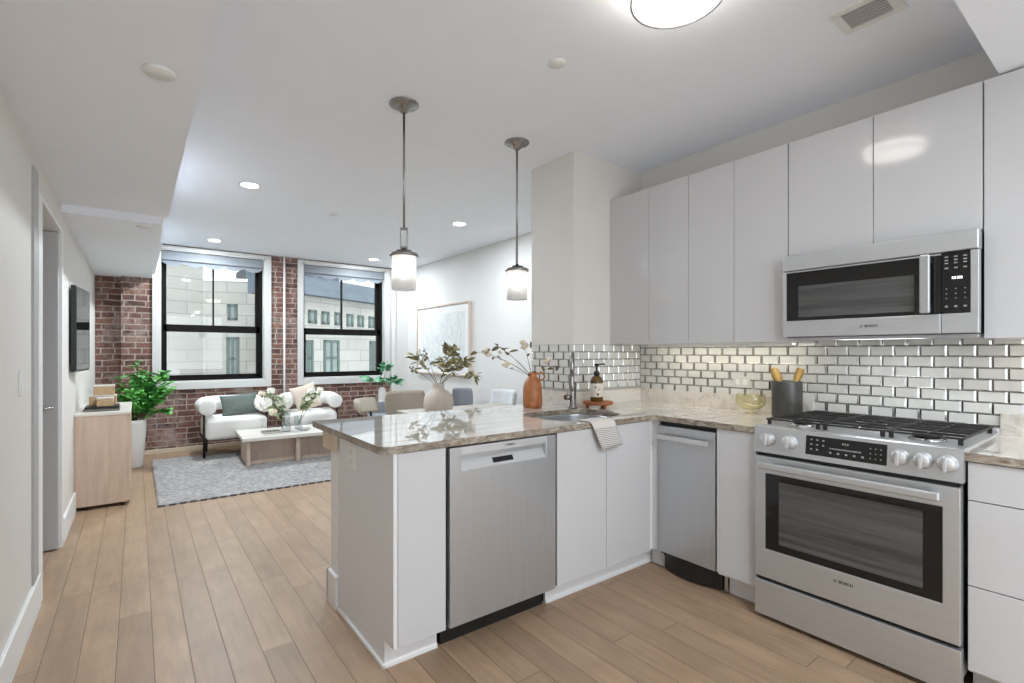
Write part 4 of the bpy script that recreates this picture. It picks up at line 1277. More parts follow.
# framed art on the right wall
t = thing('framed_art', 'large pale abstract picture in a thin light wood frame on the right wall', 'picture', (XR, 6.49, 1.45))
py0, py1, pz0_, pz1_ = 5.70, 7.28, 0.955, 1.985
fr = MB()
fr.box(XR - 0.05, XR - 0.001, py0, py0 + 0.022, pz0_, pz1_, 0.002); fr.box(XR - 0.05, XR - 0.001, py1 - 0.022, py1, pz0_, pz1_, 0.002)
fr.box(XR - 0.05, XR - 0.001, py0 + 0.022, py1 - 0.022, pz0_, pz0_ + 0.022, 0.002); fr.box(XR - 0.05, XR - 0.001, py0 + 0.022, py1 - 0.022, pz1_ - 0.022, pz1_, 0.002)
put('frame', fr, M['pinkwood'], t)
put('mat_board', box(XR - 0.028, XR - 0.004, py0 + 0.022, py1 - 0.022, pz0_ + 0.022, pz1_ - 0.022), M['trimw'], t)
put('print', box(XR - 0.031, XR - 0.0282, py0 + 0.14, py1 - 0.14, pz0_ + 0.13, pz1_ - 0.13), M['art'], t)

# ------------------------------------------------------------------ sink and tap
sk = MB()
def ringv(k, z): return [(p[0], p[1], z) for p in sink_loop(k)]
rings = [[(p[0], p[1], CB - 0.0005) for p in sink_loop(1.0, grow=0.02)], [(p[0], p[1], CB - 0.0005) for p in sink_loop(1.0, grow=0.004)], [(p[0], p[1], CB - 0.012) for p in sink_loop(1.0, grow=0.004)], ringv(0.98, 0.73), ringv(0.9, 0.695), ringv(0.5, 0.686), ringv(0.1, 0.683)]
vs = []; fs = []
for r in rings: vs += r
nn = 48
for k in range(len(rings) - 1):
    for i in range(nn):
        j = (i + 1) % nn
        fs.append((k * nn + i, k * nn + j, (k + 1) * nn + j, (k + 1) * nn + i))
fs.append(tuple((len(rings) - 1) * nn + i for i in range(nn)))
sk._add(vs, fs, 0, True)
t = thing('sink', 'rounded undermount steel sink set in the peninsula top', 'sink', (SINK[0], SINK[1], 0.69))
put('basin', sk, M['steelx'], t)
put('drain', MB().lathe([(0.045, 0.6845), (0.04, 0.688), (0.0, 0.6875)], (SINK[0], SINK[1], 0), 24), M['chrome'], t)
t = thing('faucet', 'tall brushed nickel gooseneck faucet behind the sink', 'faucet', (2.295, 2.372, CT))
fxx, fyy = 2.295, 2.372
fb = MB().lathe([(0.029, CT), (0.029, CT + 0.008), (0.025, CT + 0.012), (0.024, CT + 0.16), (0.016, CT + 0.166), (0.0, CT + 0.166)], (fxx, fyy, 0), 28)
put('body', fb, M['nickel'], t)
d = Vector((2.06 - fxx, 2.14 - fyy, 0)).normalized()
pts = [(fxx, fyy, CT + 0.15), (fxx, fyy, 1.19)]
for i in range(1, 13):
    a = PI * i / 12
    pts.append((fxx + d.x * 0.085 * (1 - math.cos(a)), fyy + d.y * 0.085 * (1 - math.cos(a)), 1.19 + 0.085 * math.sin(a)))
e = pts[-1]; pts.append((e[0], e[1], 1.13))
put('spout', MB().tube(pts, 0.0135, 14), M['nickel'], t)
put('spray_head', MB().lathe([(0.015, 1.135), (0.017, 1.12), (0.017, 1.05), (0.014, 1.04), (0, 1.04)], (e[0], e[1], 0), 20), M['nickel'], t)
put('collar', MB().lathe([(0.017, 1.075), (0.024, 1.077), (0.024, 1.087), (0.017, 1.089)], (fxx, fyy, 0), 24), M['blackmetal'], t)
hv = MB().tube([(fxx - 0.014, fyy, 0.985), (fxx - 0.062, fyy + 0.004, 0.987)], 0.017, 16)
hv.tube([(fxx - 0.055, fyy, 0.99), (fxx - 0.072, fyy - 0.03, 1.015)], 0.006, 8)
put('lever', hv, M['nickel'], t)

# ------------------------------------------------------------------ things on the worktop
# soap on a footed board
bx, by = 2.445, 2.285
t = thing('footed_board', 'small reddish wooden footed board behind the sink', 'tray', (bx, by, CT))
put('board', MB().lathe([(0.0, CT + 0.022), (0.096, CT + 0.022), (0.1, CT + 0.025), (0.1, CT + 0.040), (0.097, CT + 0.043), (0.0, CT + 0.043)], (bx, by, 0), 40), M['traywood'], t)
for i in range(3):
    a = 2 * PI * i / 3 + 0.35
    put('foot', MB().lathe([(0.010, CT), (0.013, CT + 0.012), (0.010, CT + 0.023)], (bx + 0.07 * math.cos(a), by + 0.07 * math.sin(a), 0), 14), M['traywood'], t)
sz = CT + 0.043; sxp, syp = 2.437, 2.29
t = thing('soap_dispenser', 'amber soap bottle with black pump and paper label on the footed board', 'soap bottle', (sxp, syp, sz))
put('bottle', MB().lathe([(0.0, sz), (0.039, sz), (0.042, sz + 0.005), (0.042, sz + 0.135), (0.034, sz + 0.158), (0.017, sz + 0.168), (0.016, sz + 0.18), (0.0, sz + 0.18)], (sxp, syp, 0), 32), M['amber'], t)
put('label', MB().lathe([(0.0422, sz + 0.03), (0.0426, sz + 0.031), (0.0426, sz + 0.118), (0.0422, sz + 0.119)], (sxp, syp, 0), 32, cap=False), M['paper'], t)
pm = MB().lathe([(0.02, sz + 0.170), (0.021, sz + 0.192), (0.012, sz + 0.2), (0.006, sz + 0.203), (0.006, sz + 0.232), (0.015, sz + 0.233), (0.016, sz + 0.248), (0.0, sz + 0.25)], (sxp, syp, 0), 20)
pm.tube([(sxp, syp, sz + 0.242), (sxp + 0.04, syp - 0.025, sz + 0.247), (sxp + 0.045, syp - 0.03, sz + 0.24)], 0.0055, 8)
put('pump', pm, M['black'], t)
lm = MB()
for a0, zz, hh, ww in ((-2.55, sz + 0.095, 0.012, 0.2), (-2.2, sz + 0.048, 0.016, 0.28), (-2.0, sz + 0.085, 0.003, 0.5), (-2.0, sz + 0.077, 0.003, 0.4)):
    vs = []; n = 6
    for i in range(n + 1):
        a = a0 - ww / 2 + ww * i / n
        for z in (zz - hh / 2, zz + hh / 2): vs.append((sxp + 0.0429 * math.cos(a), syp + 0.0429 * math.sin(a), z))
    lm._add(vs, [(2 * i, 2 * i + 2, 2 * i + 3, 2 * i + 1) for i in range(n)])
put('label_print', lm, M['inkmark'], t)
# striped towel over the front edge by the sink
tw = MB(); rows = []
path = [(1.955, 0.878), (1.938, 0.905), (1.922, 0.917), (1.90, 0.9185), (1.86, 0.9185), (1.83, 0.9185), (1.817, 0.916), (1.812, 0.905), (1.810, 0.88), (1.808, 0.85), (1.806, 0.82), (1.803, 0.795), (1.800, 0.772)]
nx = 14
for k, (y, z) in enumerate(path):
    dz = max(0, 0.915 - z) if k > 5 else 0
    for i in range(nx + 1):
        s = i / nx
        x0 = 1.885 + 0.47 * dz; wd = 0.178 - 0.12 * dz
        rip = 0.006 * math.sin(s * 9 + 0.8) * min(1, dz / 0.08)
        rows.append((x0 + wd * s + (0.02 if k < 3 else 0) * 0, y - 0.004 - abs(rip) * 1.0 if dz > 0 else y, z + 0.012 * (s - 0.5) * (dz / 0.14)))
fs = []
for k in range(len(path) - 1):
    for i in range(nx):
        a = k * (nx + 1) + i
        fs.append((a, a + 1, a + nx + 2, a + nx + 1))
tw._add(rows, fs, 0, True)
o = put('dish_towel', tw, M['towel'], loc=(1.95, 1.83, CT))
md = o.modifiers.new('thickness', 'SOLIDIFY'); md.thickness = 0.003; md.offset = 0
tag(o, 'striped cotton towel draped over the peninsula edge beside the sink', 'towel')
# glass bowl
gx, gy_ = 2.945, 1.515
t = thing('glass_bowl', 'yellow tinted glass bowl on a small foot beside the dark crock', 'bowl', (gx, gy_, CT))
prof = [(0.0, CT + 0.022), (0.05, CT + 0.026), (0.078, CT + 0.05), (0.086, CT + 0.078), (0.082, CT + 0.105), (0.078, CT + 0.118), (0.075, CT + 0.118), (0.079, CT + 0.104), (0.083, CT + 0.078), (0.075, CT + 0.052), (0.048, CT + 0.030), (0.0, CT + 0.026)]
put('bowl', MB().lathe(prof, (gx, gy_, 0), 36, cap=False), M['bowlglass'], t)
put('foot', MB().lathe([(0.0, CT + 0.0005), (0.04, CT + 0.0005), (0.038, CT + 0.006), (0.02, CT + 0.014), (0.022, CT + 0.0225), (0.0, CT + 0.0225)], (gx, gy_, 0), 28), M['bowlglass'], t)
# crock with two wooden tools
kx, ky = 2.965, 1.315
t = thing('utensil_crock', 'dark slate grey cylinder crock left of the range', 'crock', (kx, ky, CT))
put('crock_body', MB().lathe([(0.0, CT), (0.075, CT), (0.079, CT + 0.008), (0.079, CT + 0.20), (0.077, CT + 0.204), (0.073, CT + 0.203), (0.073, CT + 0.012), (0.0, CT + 0.012)], (kx, ky, 0), 40, cap=False), M['crock'], t)
def tool(label, name, base, tip, flat):
    b = Vector(base); e = Vector(tip); dd = (e - b)
    mb = MB()
    mb.tube([b, b + dd * 0.72], 0.006, 10)
    side = Vector((0.6, -0.75, 0)); n = 12
    d1 = dd.normalized(); nr = d1.cross(side).normalized(); side = nr.cross(d1).normalized()
    c0 = b + dd * 0.68; ln = dd.length * 0.34
    vs = []
    for i in range(n):
        tq = i / (n - 1)
        wv = (0.006 + 0.021 * math.sin(PI * min(1, tq * 0.9 + 0.1)) ** 0.7) if not flat else (0.008 + 0.014 * min(1, tq * 2.2))
        dp_ = 0.006 * math.sin(PI * tq) if not flat else 0
        c = c0 + d1 * ln * tq
        vs += [c + side * wv + nr * dp_ * 0.6, c - nr * dp_ + nr * -0.003, c - side * wv + nr * dp_ * 0.6, c + nr * 0.004 - nr * dp_ * 0.3]
    fs = []
    for i in range(n - 1):
        for q in range(4):
            r = (q + 1) % 4
            fs.append((i * 4 + q, i * 4 + r, i * 4 + 4 + r, i * 4 + 4 + q))
    fs += [(3, 2, 1, 0), tuple((n - 1) * 4 + q for q in range(4))]
    mb._add(vs, fs, 0, True)
    o = put(name, mb, M['spoonwood'], loc=base)
    return tag(o, label, 'utensil')
tool('wooden spoon leaning to the left in the dark crock', 'wooden_spoon', (kx + 0.015, ky - 0.02, CT + 0.014), (kx - 0.035, ky + 0.058, CT + 0.275), False)
tool('flat wooden spatula leaning to the right in the dark crock', 'wooden_spatula', (kx - 0.01, ky + 0.02, CT + 0.014), (kx + 0.03, ky - 0.062, CT + 0.27), True)

# ------------------------------------------------------------------ branches, leaves, flowers
rng = random.Random(11)
def curve(b, e, sag, n=7):
    b = Vector(b); e = Vector(e)
    m = (b + e) / 2 + Vector((0, 0, sag))
    return [(b * (1 - t) ** 2 + m * 2 * t * (1 - t) + e * t * t) for t in [i / n for i in range(n + 1)]]
def branch(name, label, cat, pts, r0, leafm, leaves, lsize, start=0.45, spread=0.035, blossoms=(), bloom='petalcream', balls=0, group=None, stemmat='bark', bsize=0.028):
    t = thing(name, label, cat, tuple(pts[0]), group=group)
    n = len(pts)
    put('stem', MB().tube(pts, [r0 * (1 - 0.6 * i / (n - 1)) for i in range(n)], 7), M[stemmat], t)
    if leaves:
        lf = MB()
        for i in range(leaves):
            s = start + (1 - start) * (i + rng.random() * 0.8) / leaves
            k = min(n - 2, int(s * (n - 1))); f = s * (n - 1) - k
            p = pts[k].lerp(pts[k + 1], min(1, f)); ax = (pts[k + 1] - pts[k]).normalized()
            a = rng.random() * 2 * PI
            rd = Vector((math.cos(a), math.sin(a), rng.uniform(-0.5, 0.7)))
            d = (ax * rng.uniform(0.0, 0.9) + rd).normalized()
            q = p + d * rng.uniform(0, spread)
            lf.leaf(q, d, Vector((rng.uniform(-1, 1), rng.uniform(-1, 1), 1)), lsize * rng.uniform(0.7, 1.25), lsize * rng.uniform(0.42, 0.6))
        put('leaves', lf, M[leafm], t)
    if balls:
        bl = MB()
        for i in range(balls):
            s = rng.uniform(0.75, 1.0)
            p = pts[min(n - 1, int(s * (n - 1)))] + Vector((rng.uniform(-1, 1), rng.uniform(-1, 1), rng.uniform(-0.6, 1))) * spread
            bl.ball(p, 0.010, n=8)
        put('berries', bl, M[leafm], t)
    for p in blossoms:
        fl = MB()
        for j in range(11):
            a = j * 2.4; e = 0.25 + 0.95 * (j / 11)
            d = Vector((math.cos(a) * math.cos(e), math.sin(a) * math.cos(e), math.sin(e)))
            fl.leaf(Vector(p), d, Vector((0, 0, 1)), bsize * rng.uniform(0.85, 1.15), bsize * 0.9, fold=0.45, droop=-0.25)
        put('blossom', fl, M[bloom], t)
    return t
# terracotta jug
jx, jy = 2.112, 2.565
t = thing('clay_jug', 'rusty orange clay jug with a small loop handle on the peninsula', 'vase', (jx, jy, CT))
put('jug_body', MB().lathe([(0.0, CT), (0.058, CT), (0.063, CT + 0.006), (0.065, CT + 0.04), (0.063, CT + 0.13), (0.056, CT + 0.165), (0.040, CT + 0.192), (0.029, CT + 0.205), (0.028, CT + 0.222), (0.031, CT + 0.233), (0.027, CT + 0.233), (0.023, CT + 0.222), (0.024, CT + 0.205), (0.0, CT + 0.18)], (jx, jy, 0), 36, cap=False), M['terracotta'], t)
hp = [(jx + 0.024, jy - 0.016, CT + 0.222)]
for i in range(9):
    a = PI * 0.62 - PI * 1.25 * i / 8
    hp.append((jx + 0.045 + 0.022 * math.cos(a), jy - 0.030 - 0.014 * math.cos(a), CT + 0.205 + 0.024 * math.sin(a)))
put('handle', MB().tube(hp, 0.0065, 9), M['terracotta'], t)
J = (jx - 0.004, jy, CT + 0.20)
def jt(u, v, y=2.56): return at_y(u, v, y)
branch('blossom_branch', 'long blossom branch in the clay jug reaching furthest left', 'branch', curve(J, jt(478, 352), 0.05), 0.0026, 'leafdark', 7, 0.055, 0.55, 0.01, [jt(485, 354), jt(488, 357)], bsize=0.036)
branch('blossom_branch', 'blossom branch in the clay jug with a cluster of brown leaves', 'branch', curve(J, jt(497, 346, 2.55), 0.04), 0.0026, 'leafdark', 8, 0.06, 0.7, 0.008, [jt(500, 354, 2.55)], bsize=0.022)
branch('blossom_branch', 'low blossom branch in the clay jug with one pale flower at its tip', 'branch', curve(J, jt(504, 367, 2.54), 0.015), 0.002, 'leafdark', 2, 0.03, 0.6, 0.005, [jt(505, 367, 2.54), jt(508, 366, 2.54)], bsize=0.03)
branch('blossom_branch', 'upright blossom branch in the clay jug with a large pale flower on top', 'branch', curve(J, jt(524, 345, 2.6), 0.02), 0.002, 'leafdark', 3, 0.04, 0.25, 0.005, [jt(524, 350, 2.6), jt(523, 345, 2.6), jt(526, 348, 2.6)], bsize=0.036)
branch('blossom_branch', 'blossom branch in the clay jug reaching right in front of the tile', 'branch', curve(J, jt(559, 366, 2.5), 0.03), 0.002, 'leafdark', 6, 0.045, 0.2, 0.005, [jt(546, 364, 2.52), jt(549, 362, 2.52)], bsize=0.03)

# ------------------------------------------------------------------ dining area
tx0, tx1, ty0, ty1 = 1.90, 3.05, 3.42, 4.27
t = thing('dining_table', 'slim greyish wood dining table behind the peninsula', 'table', ((tx0 + tx1) / 2, (ty0 + ty1) / 2, 0))
put('tabletop', box(tx0, tx1, ty0, ty1, 0.722, 0.75, 0.006), M['greywood'], t)
for x in (tx0 + 0.08, tx1 - 0.08):
    for y in (ty0 + 0.08, ty1 - 0.08):
        put('leg', MB().lathe([(0.018, 0), (0.028, 0.722)], (x, y, 0), 16), M['oak'], t)
put('apron', box(tx0 + 0.09, tx1 - 0.09, ty0 + 0.09, ty1 - 0.09, 0.67, 0.7215), M['oak'], t)
def dining_chair(x, y, rz, mat, label, top=0.85, wid=0.46, bend=0.06, z=0.0):
    t = thing('dining_chair', label, 'chair', (x, y, z), rz, group='dining chairs')
    ORG[t.name] = (0, 0, 0)
    put('seat', box(-wid / 2, wid / 2, -0.22, 0.23, 0.41, 0.48, 0.025, seg=3), M[mat], t, local=True)
    bk = MB(); n = 14; h = 7
    def P(s, k, o):
        u_ = s * 2 - 1
        xx = u_ * wid / 2
        yy = -0.23 - 0.02 + bend * (u_ * u_) * 1.6
        zl = min(0.60, top - 0.16); z = zl + (top - zl) * k
        rnd_ = 1 - 0.10 * max(0, abs(u_) - 0.75) / 0.25 * (abs(k - 0.5) * 2) ** 3
        return (xx * rnd_, yy + o - 0.05 * k, z)
    A = []; 
    for o in (0.0, -0.05):
        for k in range(h + 1):
            for i in range(n + 1):
                kk = k / h
                A.append(P(i / n, kk, o * (1 - 0.5 * (abs(kk - 0.5) * 2) ** 4)))
    m = (n + 1) * (h + 1); fs = []
    for side in (0, 1):
        for k in range(h):
            for i in range(n):
                a = side * m + k * (n + 1) + i
                fs.append((a, a + 1, a + n + 2, a + n + 1))
    for i in range(n):
        fs.append((i, i + 1, m + i + 1, m + i)); q = h * (n + 1) + i; fs.append((q, q + 1, m + q + 1, m + q))
    for k in range(h):
        a = k * (n + 1); b = a + n + 1; fs.append((a, b, m + b, m + a)); a += n; b += n; fs.append((a, b, m + b, m + a))
    bk._add(A, fs, 0, True)
    put('backrest', bk, M[mat], t, local=True)
    for sx_ in (-1, 1):
        put('leg', MB().tube([(sx_ * (wid / 2 - 0.04), 0.18, 0.42), (sx_ * (wid / 2 - 0.02), 0.21, 0)], [0.016, 0.011], 10), M['blackmetal'], t, local=True)
        put('leg', MB().tube([(sx_ * (wid / 2 - 0.05), -0.24, 0.66), (sx_ * (wid / 2 - 0.04), -0.20, 0.42), (sx_ * (wid / 2 - 0.02), -0.25, 0)], [0.011, 0.016, 0.011], 10), M['blackmetal'], t, local=True)
    return t
dining_chair(2.31, 4.74, PI, 'taupe', 'taupe dining chair with a wide curved back on the far side of the table', 0.865, 0.46)
dining_chair(2.215, 5.32, -2.35, 'beigefab', 'beige chair turned away, left of the taupe dining chair', 0.745, 0.42, 0.07, 0.0135)
dining_chair(2.52, 5.98, PI - 0.2, 'greyfab', 'low grey chair behind the taupe dining chair', 0.615, 0.40, 0.05, 0.0135)
dining_chair(3.17, 5.16, PI - 0.45, 'greyfab', 'grey dining chair near the right wall, below the framed art', 0.83, 0.26, 0.07)
dining_chair(3.15, 4.58, PI / 2, 'palefab', 'pale grey dining chair near the right wall at the right end of the table', 0.85, 0.42, 0.08)
# round side table behind, for the bottle vase
sx_, sy_ = 2.80, 6.78
t = thing('side_table', 'small round white side table behind the low grey chair', 'table', (sx_, sy_, 0.0135))
put('tabletop', MB().lathe([(0.0, 0.505), (0.17, 0.505), (0.175, 0.512), (0.175, 0.524), (0.17, 0.53), (0.0, 0.53)], (sx_, sy_, 0), 40), M['plastic'], t)
put('column', MB().lathe([(0.02, 0.028), (0.02, 0.5045)], (sx_, sy_, 0), 16), M['blackmetal'], t)
put('base', MB().lathe([(0.0, 0.0135), (0.13, 0.0135), (0.13, 0.022), (0.02, 0.0285), (0.0, 0.0285)], (sx_, sy_, 0), 32), M['blackmetal'], t)
# cream vase with olive branches on the table
vx, vy = 2.035, 3.72
t = thing('cream_vase', 'squat cream vase with short neck holding olive branches on the dining table', 'vase', (vx, vy, 0.75))
put('vase_body', MB().lathe([(0.0, 0.75), (0.085, 0.75), (0.112, 0.785), (0.126, 0.84), (0.120, 0.905), (0.088, 0.952), (0.054, 0.968), (0.048, 0.98), (0.049, 1.008), (0.054, 1.02), (0.048, 1.02), (0.04, 0.98), (0.0, 0.93)], (vx, vy, 0), 36, cap=False), M['cream'], t)
V = (vx, vy, 0.985)
def vt(u, v, y=3.72): return at_y(u, v, y)
branch('olive_branch', 'olive branch in the cream vase with the yellowest leaves, leaning left', 'branch', curve(V, vt(418, 357), 0.02), 0.003, 'leafolive', 42, 0.066, 0.55, 0.06)
branch('olive_branch', 'thin berry branch in the cream vase, furthest left', 'branch', curve(V, vt(409, 368), 0.03), 0.002, 'leafdark', 3, 0.035, 0.8, 0.02, balls=4)
branch('olive_branch', 'thin berry branch in the cream vase rising above the left leaves', 'branch', curve(V, vt(423, 347), 0.02), 0.002, 'leafdark', 2, 0.03, 0.8, 0.02, balls=5)
branch('olive_branch', 'tallest leafy olive branch in the cream vase', 'branch', curve(V, vt(452, 347), 0.0), 0.0035, 'leafolive', 46, 0.075, 0.5, 0.05)
branch('olive_branch', 'full olive branch in the cream vase leaning right', 'branch', curve(V, vt(465, 362), 0.04), 0.0035, 'leafolive', 44, 0.075, 0.5, 0.05)
branch('olive_branch', 'dark olive branch in the middle of the cream vase', 'branch', curve(V, vt(447, 366), 0.02), 0.003, 'leafolive', 24, 0.07, 0.5, 0.05)
branch('olive_branch', 'drooping olive branch at the right side of the cream vase', 'branch', curve(V, vt(476, 378), 0.16), 0.0025, 'leafolive', 22, 0.065, 0.78, 0.035)
# white bottle vase with jade leaves
bxx, byy = sx_, sy_
t = thing('bottle_vase', 'slim white bottle vase with jade leaves on the small round side table', 'vase', (bxx, byy, 0.53))
put('vase_body', MB().lathe([(0.0, 0.53), (0.05, 0.53), (0.054, 0.54), (0.053, 0.74), (0.04, 0.772), (0.026, 0.785), (0.02, 0.785), (0.0, 0.74)], (bxx, byy, 0), 28, cap=False), M['whiteceramic'], t)
B = (bxx, byy, 0.755)
def bt_(u, v): return at_y(u, v, byy)
branch('jade_branch', 'jade leaf sprig in the white bottle vase with one big round leaf on the left', 'branch', curve(B, bt_(372, 380), 0.04), 0.005, 'leafjade', 10, 0.16, 0.6, 0.03, stemmat='stemgreen')
branch('jade_branch', 'tall jade leaf sprig in the white bottle vase', 'branch', curve(B, bt_(387, 366), 0.04), 0.005, 'leafjade', 18, 0.12, 0.72, 0.04, stemmat='stemgreen')
branch('jade_branch', 'jade leaf sprig in the white bottle vase leaning right', 'branch', curve(B, bt_(395, 382), 0.08), 0.005, 'leafjade', 24, 0.12, 0.35, 0.06, stemmat='stemgreen')

# ------------------------------------------------------------------ living room
def rugm():
    t = thing('area_rug', 'large pale blue grey wool rug under the coffee table', 'rug', (1.55, 6.1, 0))
    mb = MB(); nx, ny = 120, 90
    x0, x1, y0, y1 = 0.14, 3.0, 5.04, 7.24
    vs = []; fs = []
    for j in range(ny + 1):
        for i in range(nx + 1):
            x = x0 + (x1 - x0) * i / nx; y = y0 + (y1 - y0) * j / ny
            vs.append((x, y, 0.011 + 0.0025 * mnoise.noise(Vector((x * 22, y * 30, 0)))))
    for j in range(ny):
        for i in range(nx):
            a = j * (nx + 1) + i
            fs.append((a, a + 1, a + nx + 2, a + nx + 1))
    b0 = len(vs)
    edge = [i for i in range(nx + 1)] + [(j + 1) * (nx + 1) - 1 for j in range(1, ny + 1)] + [ny * (nx + 1) + i for i in range(nx - 1, -1, -1)] + [j * (nx + 1) for j in range(ny - 1, 0, -1)]
    for k, i in enumerate(edge): vs.append((vs[i][0], vs[i][1], 0.0))
    for k in range(len(edge)):
        m = (k + 1) % len(edge)
        fs.append((edge[k], edge[m], b0 + m, b0 + k))
    mb._add(vs, fs, 0, True)
    put('pile', mb, M['rug'], t)
    eb = MB(); x = x0
    while x < x1 - 0.03:
        eb.box(x, x + 0.05, y0 - 0.012, y0 + 0.004, 0.0, 0.014, 0.002); x += 0.075
    o = put('stitched_edge', eb, M['rugedge'], t); o['kind'] = 'stuff'
rugm()
# coffee table, turned a little
def coffee():
    t = thing('coffee_table', 'low pale oak coffee table with slab legs on the rug', 'table', (0.925, 6.12, 0.013), math.radians(-3.0))
    ORG[t.name] = (0, 0, 0)
    Lx, Ly = 1.25, 0.74
    put('tabletop', box(0, Lx, 0, Ly, 0.282, 0.32, 0.003), M['oakpale'], t, local=True)
    put('end_slab', box(0.05, 0.085, 0.06, Ly - 0.06, 0, 0.2815, 0.002), M['oakx'], t, local=True)
    put('end_slab', box(Lx - 0.085, Lx - 0.05, 0.06, Ly - 0.06, 0, 0.2815, 0.002), M['oakx'], t, local=True)
    put('long_panel', box(0.086, Lx - 0.086, 0.16, 0.195, 0, 0.2815, 0.002), M['oakx'], t, local=True)
    put('cross_slab', box(0.56, 0.60, 0.03, 0.159, 0, 0.2815, 0.002), M['oakx'], t, local=True)
coffee()
CTZ = 0.333
# armchairs
def armchair(x, y, rz, label):
    t = thing('armchair', label, 'armchair', (x, y, 0.013), rz, group='white rolled-arm chairs')
    ORG[t.name] = (0, 0, 0)
    w_, R = 0.315, 0.092
    zc = 0.605
    pts = [(-w_, -0.36, zc)] + [(-w_, -0.36 + 0.1 * i, zc) for i in range(1, 5)]
    for i in range(1, 9):
        a = PI / 2 * i / 8
        pts.append((-w_ + 0.14 * (1 - math.cos(a)), 0.06 + 0.14 * math.sin(a), zc + 0.01 * i / 8))
    pts += [(-0.08, 0.2, zc + 0.01), (0.08, 0.2, zc + 0.01)]
    pts2 = [(-p[0], p[1], p[2]) for p in pts[:-2]][::-1]
    roll = MB().tube(pts + pts2, R, 24, round_end=True)
    put('roll_back', roll, M['boucle'], t, local=True)
    put('seat', box(-0.335, 0.335, -0.40, 0.16, 0.215, 0.47, 0.05, seg=4), M['boucle'], t, local=True)
    for sx_ in (-1, 1):
        put('leg', MB().tube([(sx_ * 0.345, -0.30, zc - R + 0.02), (sx_ * 0.345, -0.30, 0)], 0.014, 12), M['blackmetal'], t, local=True)
        put('leg', MB().tube([(sx_ * 0.27, 0.14, 0.24), (sx_ * 0.27, 0.14, 0)], 0.014, 12), M['blackmetal'], t, local=True)
        put('side_rail', MB().tube([(sx_ * 0.345, -0.30, 0.24), (sx_ * 0.345, 0.13, 0.24), (sx_ * 0.27, 0.14, 0.235)], 0.012, 10), M['blackmetal'], t, local=True)
    return t
armchair(0.985, 7.28, 0.02, 'white boucle armchair with rolled arms under the left window')
armchair(1.93, 7.30, -0.18, 'white boucle armchair with rolled arms under the right window')
def pillow(name, label, c, w_, h_, th, rot, mat):
    mb = MB(); n = 16; vs = []; fs = []
    for sgn in (1, -1):
        for j in range(n + 1):
            for i in range(n + 1):
                u = 2 * i / n - 1; v = 2 * j / n - 1
                px = u * w_ / 2 * (1 - 0.09 * (1 - v * v)) ; pz = v * h_ / 2 * (1 - 0.09 * (1 - u * u))
                tk_ = th / 2 * ((1 - u ** 4) * (1 - v ** 4)) ** 0.6 + 0.002
                vs.append(rot @ Vector((px, sgn * tk_, pz)) + Vector(c))
    m = (n + 1) ** 2
    for s in (0, 1):
        for j in range(n):
            for i in range(n):
                a = s * m + j * (n + 1) + i
                fs.append((a, a + 1, a + n + 2, a + n + 1))
    ring = list(range(n + 1)) + [j * (n + 1) + n for j in range(1, n + 1)] + [n * (n + 1) + i for i in range(n - 1, -1, -1)] + [j * (n + 1) for j in range(n - 1, 0, -1)]
    for k in range(len(ring)):
        a, b = ring[k], ring[(k + 1) % len(ring)]
        fs.append((a, b, m + b, m + a))
    mb._add(vs, fs, 0, True)
    return tag(put(name, mb, M[mat], loc=c), label, 'pillow')
pillow('throw_pillow', 'sage green velvet pillow leaning on the left armchair', (1.055, 7.19, 0.615), 0.43, 0.28, 0.12, Matrix.Rotation(-0.35, 3, 'X') @ Matrix.Rotation(-0.08, 3, 'Y'), 'sage')
pillow('throw_pillow', 'beige linen pillow leaning on the right armchair', (1.86, 7.17, 0.665), 0.34, 0.36, 0.12, Matrix.Rotation(-0.3, 3, 'X') @ Matrix.Rotation(-0.28, 3, 'Y'), 'linen')
# things on the coffee table
o = thing('book', 'thin grey book lying on the coffee table', 'book', (1.27, 6.42, CTZ))
put('pages', box(1.175, 1.365, 6.34, 6.49, CTZ + 0.003, CTZ + 0.017), M['pages'], o)
put('cover', MB().box(1.172, 1.368, 6.337, 6.493, CTZ, CTZ + 0.003).box(1.172, 1.368, 6.337, 6.493, CTZ + 0.017, CTZ + 0.020), M['book'], o)
def gvase(x, y, r, h, label):
    prof = [(0.0, CTZ), (r * 0.85, CTZ), (r, CTZ + 0.01), (r * 0.8, CTZ + h * 0.55), (r * 1.0, CTZ + h), (r * 0.9, CTZ + h), (r * 0.7, CTZ + h * 0.55), (r * 0.88, CTZ + 0.016), (0, CTZ + 0.012)]
    return tag(put('glass_vase', MB().lathe(prof, (x, y, 0), 28, cap=False), M['vaseglass'], loc=(x, y, CTZ)), label, 'vase')
g1 = at_y(286, 430, 6.4); g2 = at_y(296, 430, 6.5)
gvase(g1.x, 6.40, 0.055, 0.24, 'taller clear glass vase with white peonies on the coffee table')
gvase(g2.x + 0.03, 6.52, 0.05, 0.16, 'shorter clear glass vase with green sprigs on the coffee table')
o = put('glass_dish', MB().lathe([(0, CTZ), (0.05, CTZ), (0.085, CTZ + 0.028), (0.08, CTZ + 0.028), (0.048, CTZ + 0.006), (0, CTZ + 0.006)], (g2.x + 0.05, 6.33, 0), 28, cap=False), M['vaseglass'], loc=(g2.x + 0.05, 6.33, CTZ))
tag(o, 'shallow clear glass dish in front of the vases on the coffee table', 'dish')
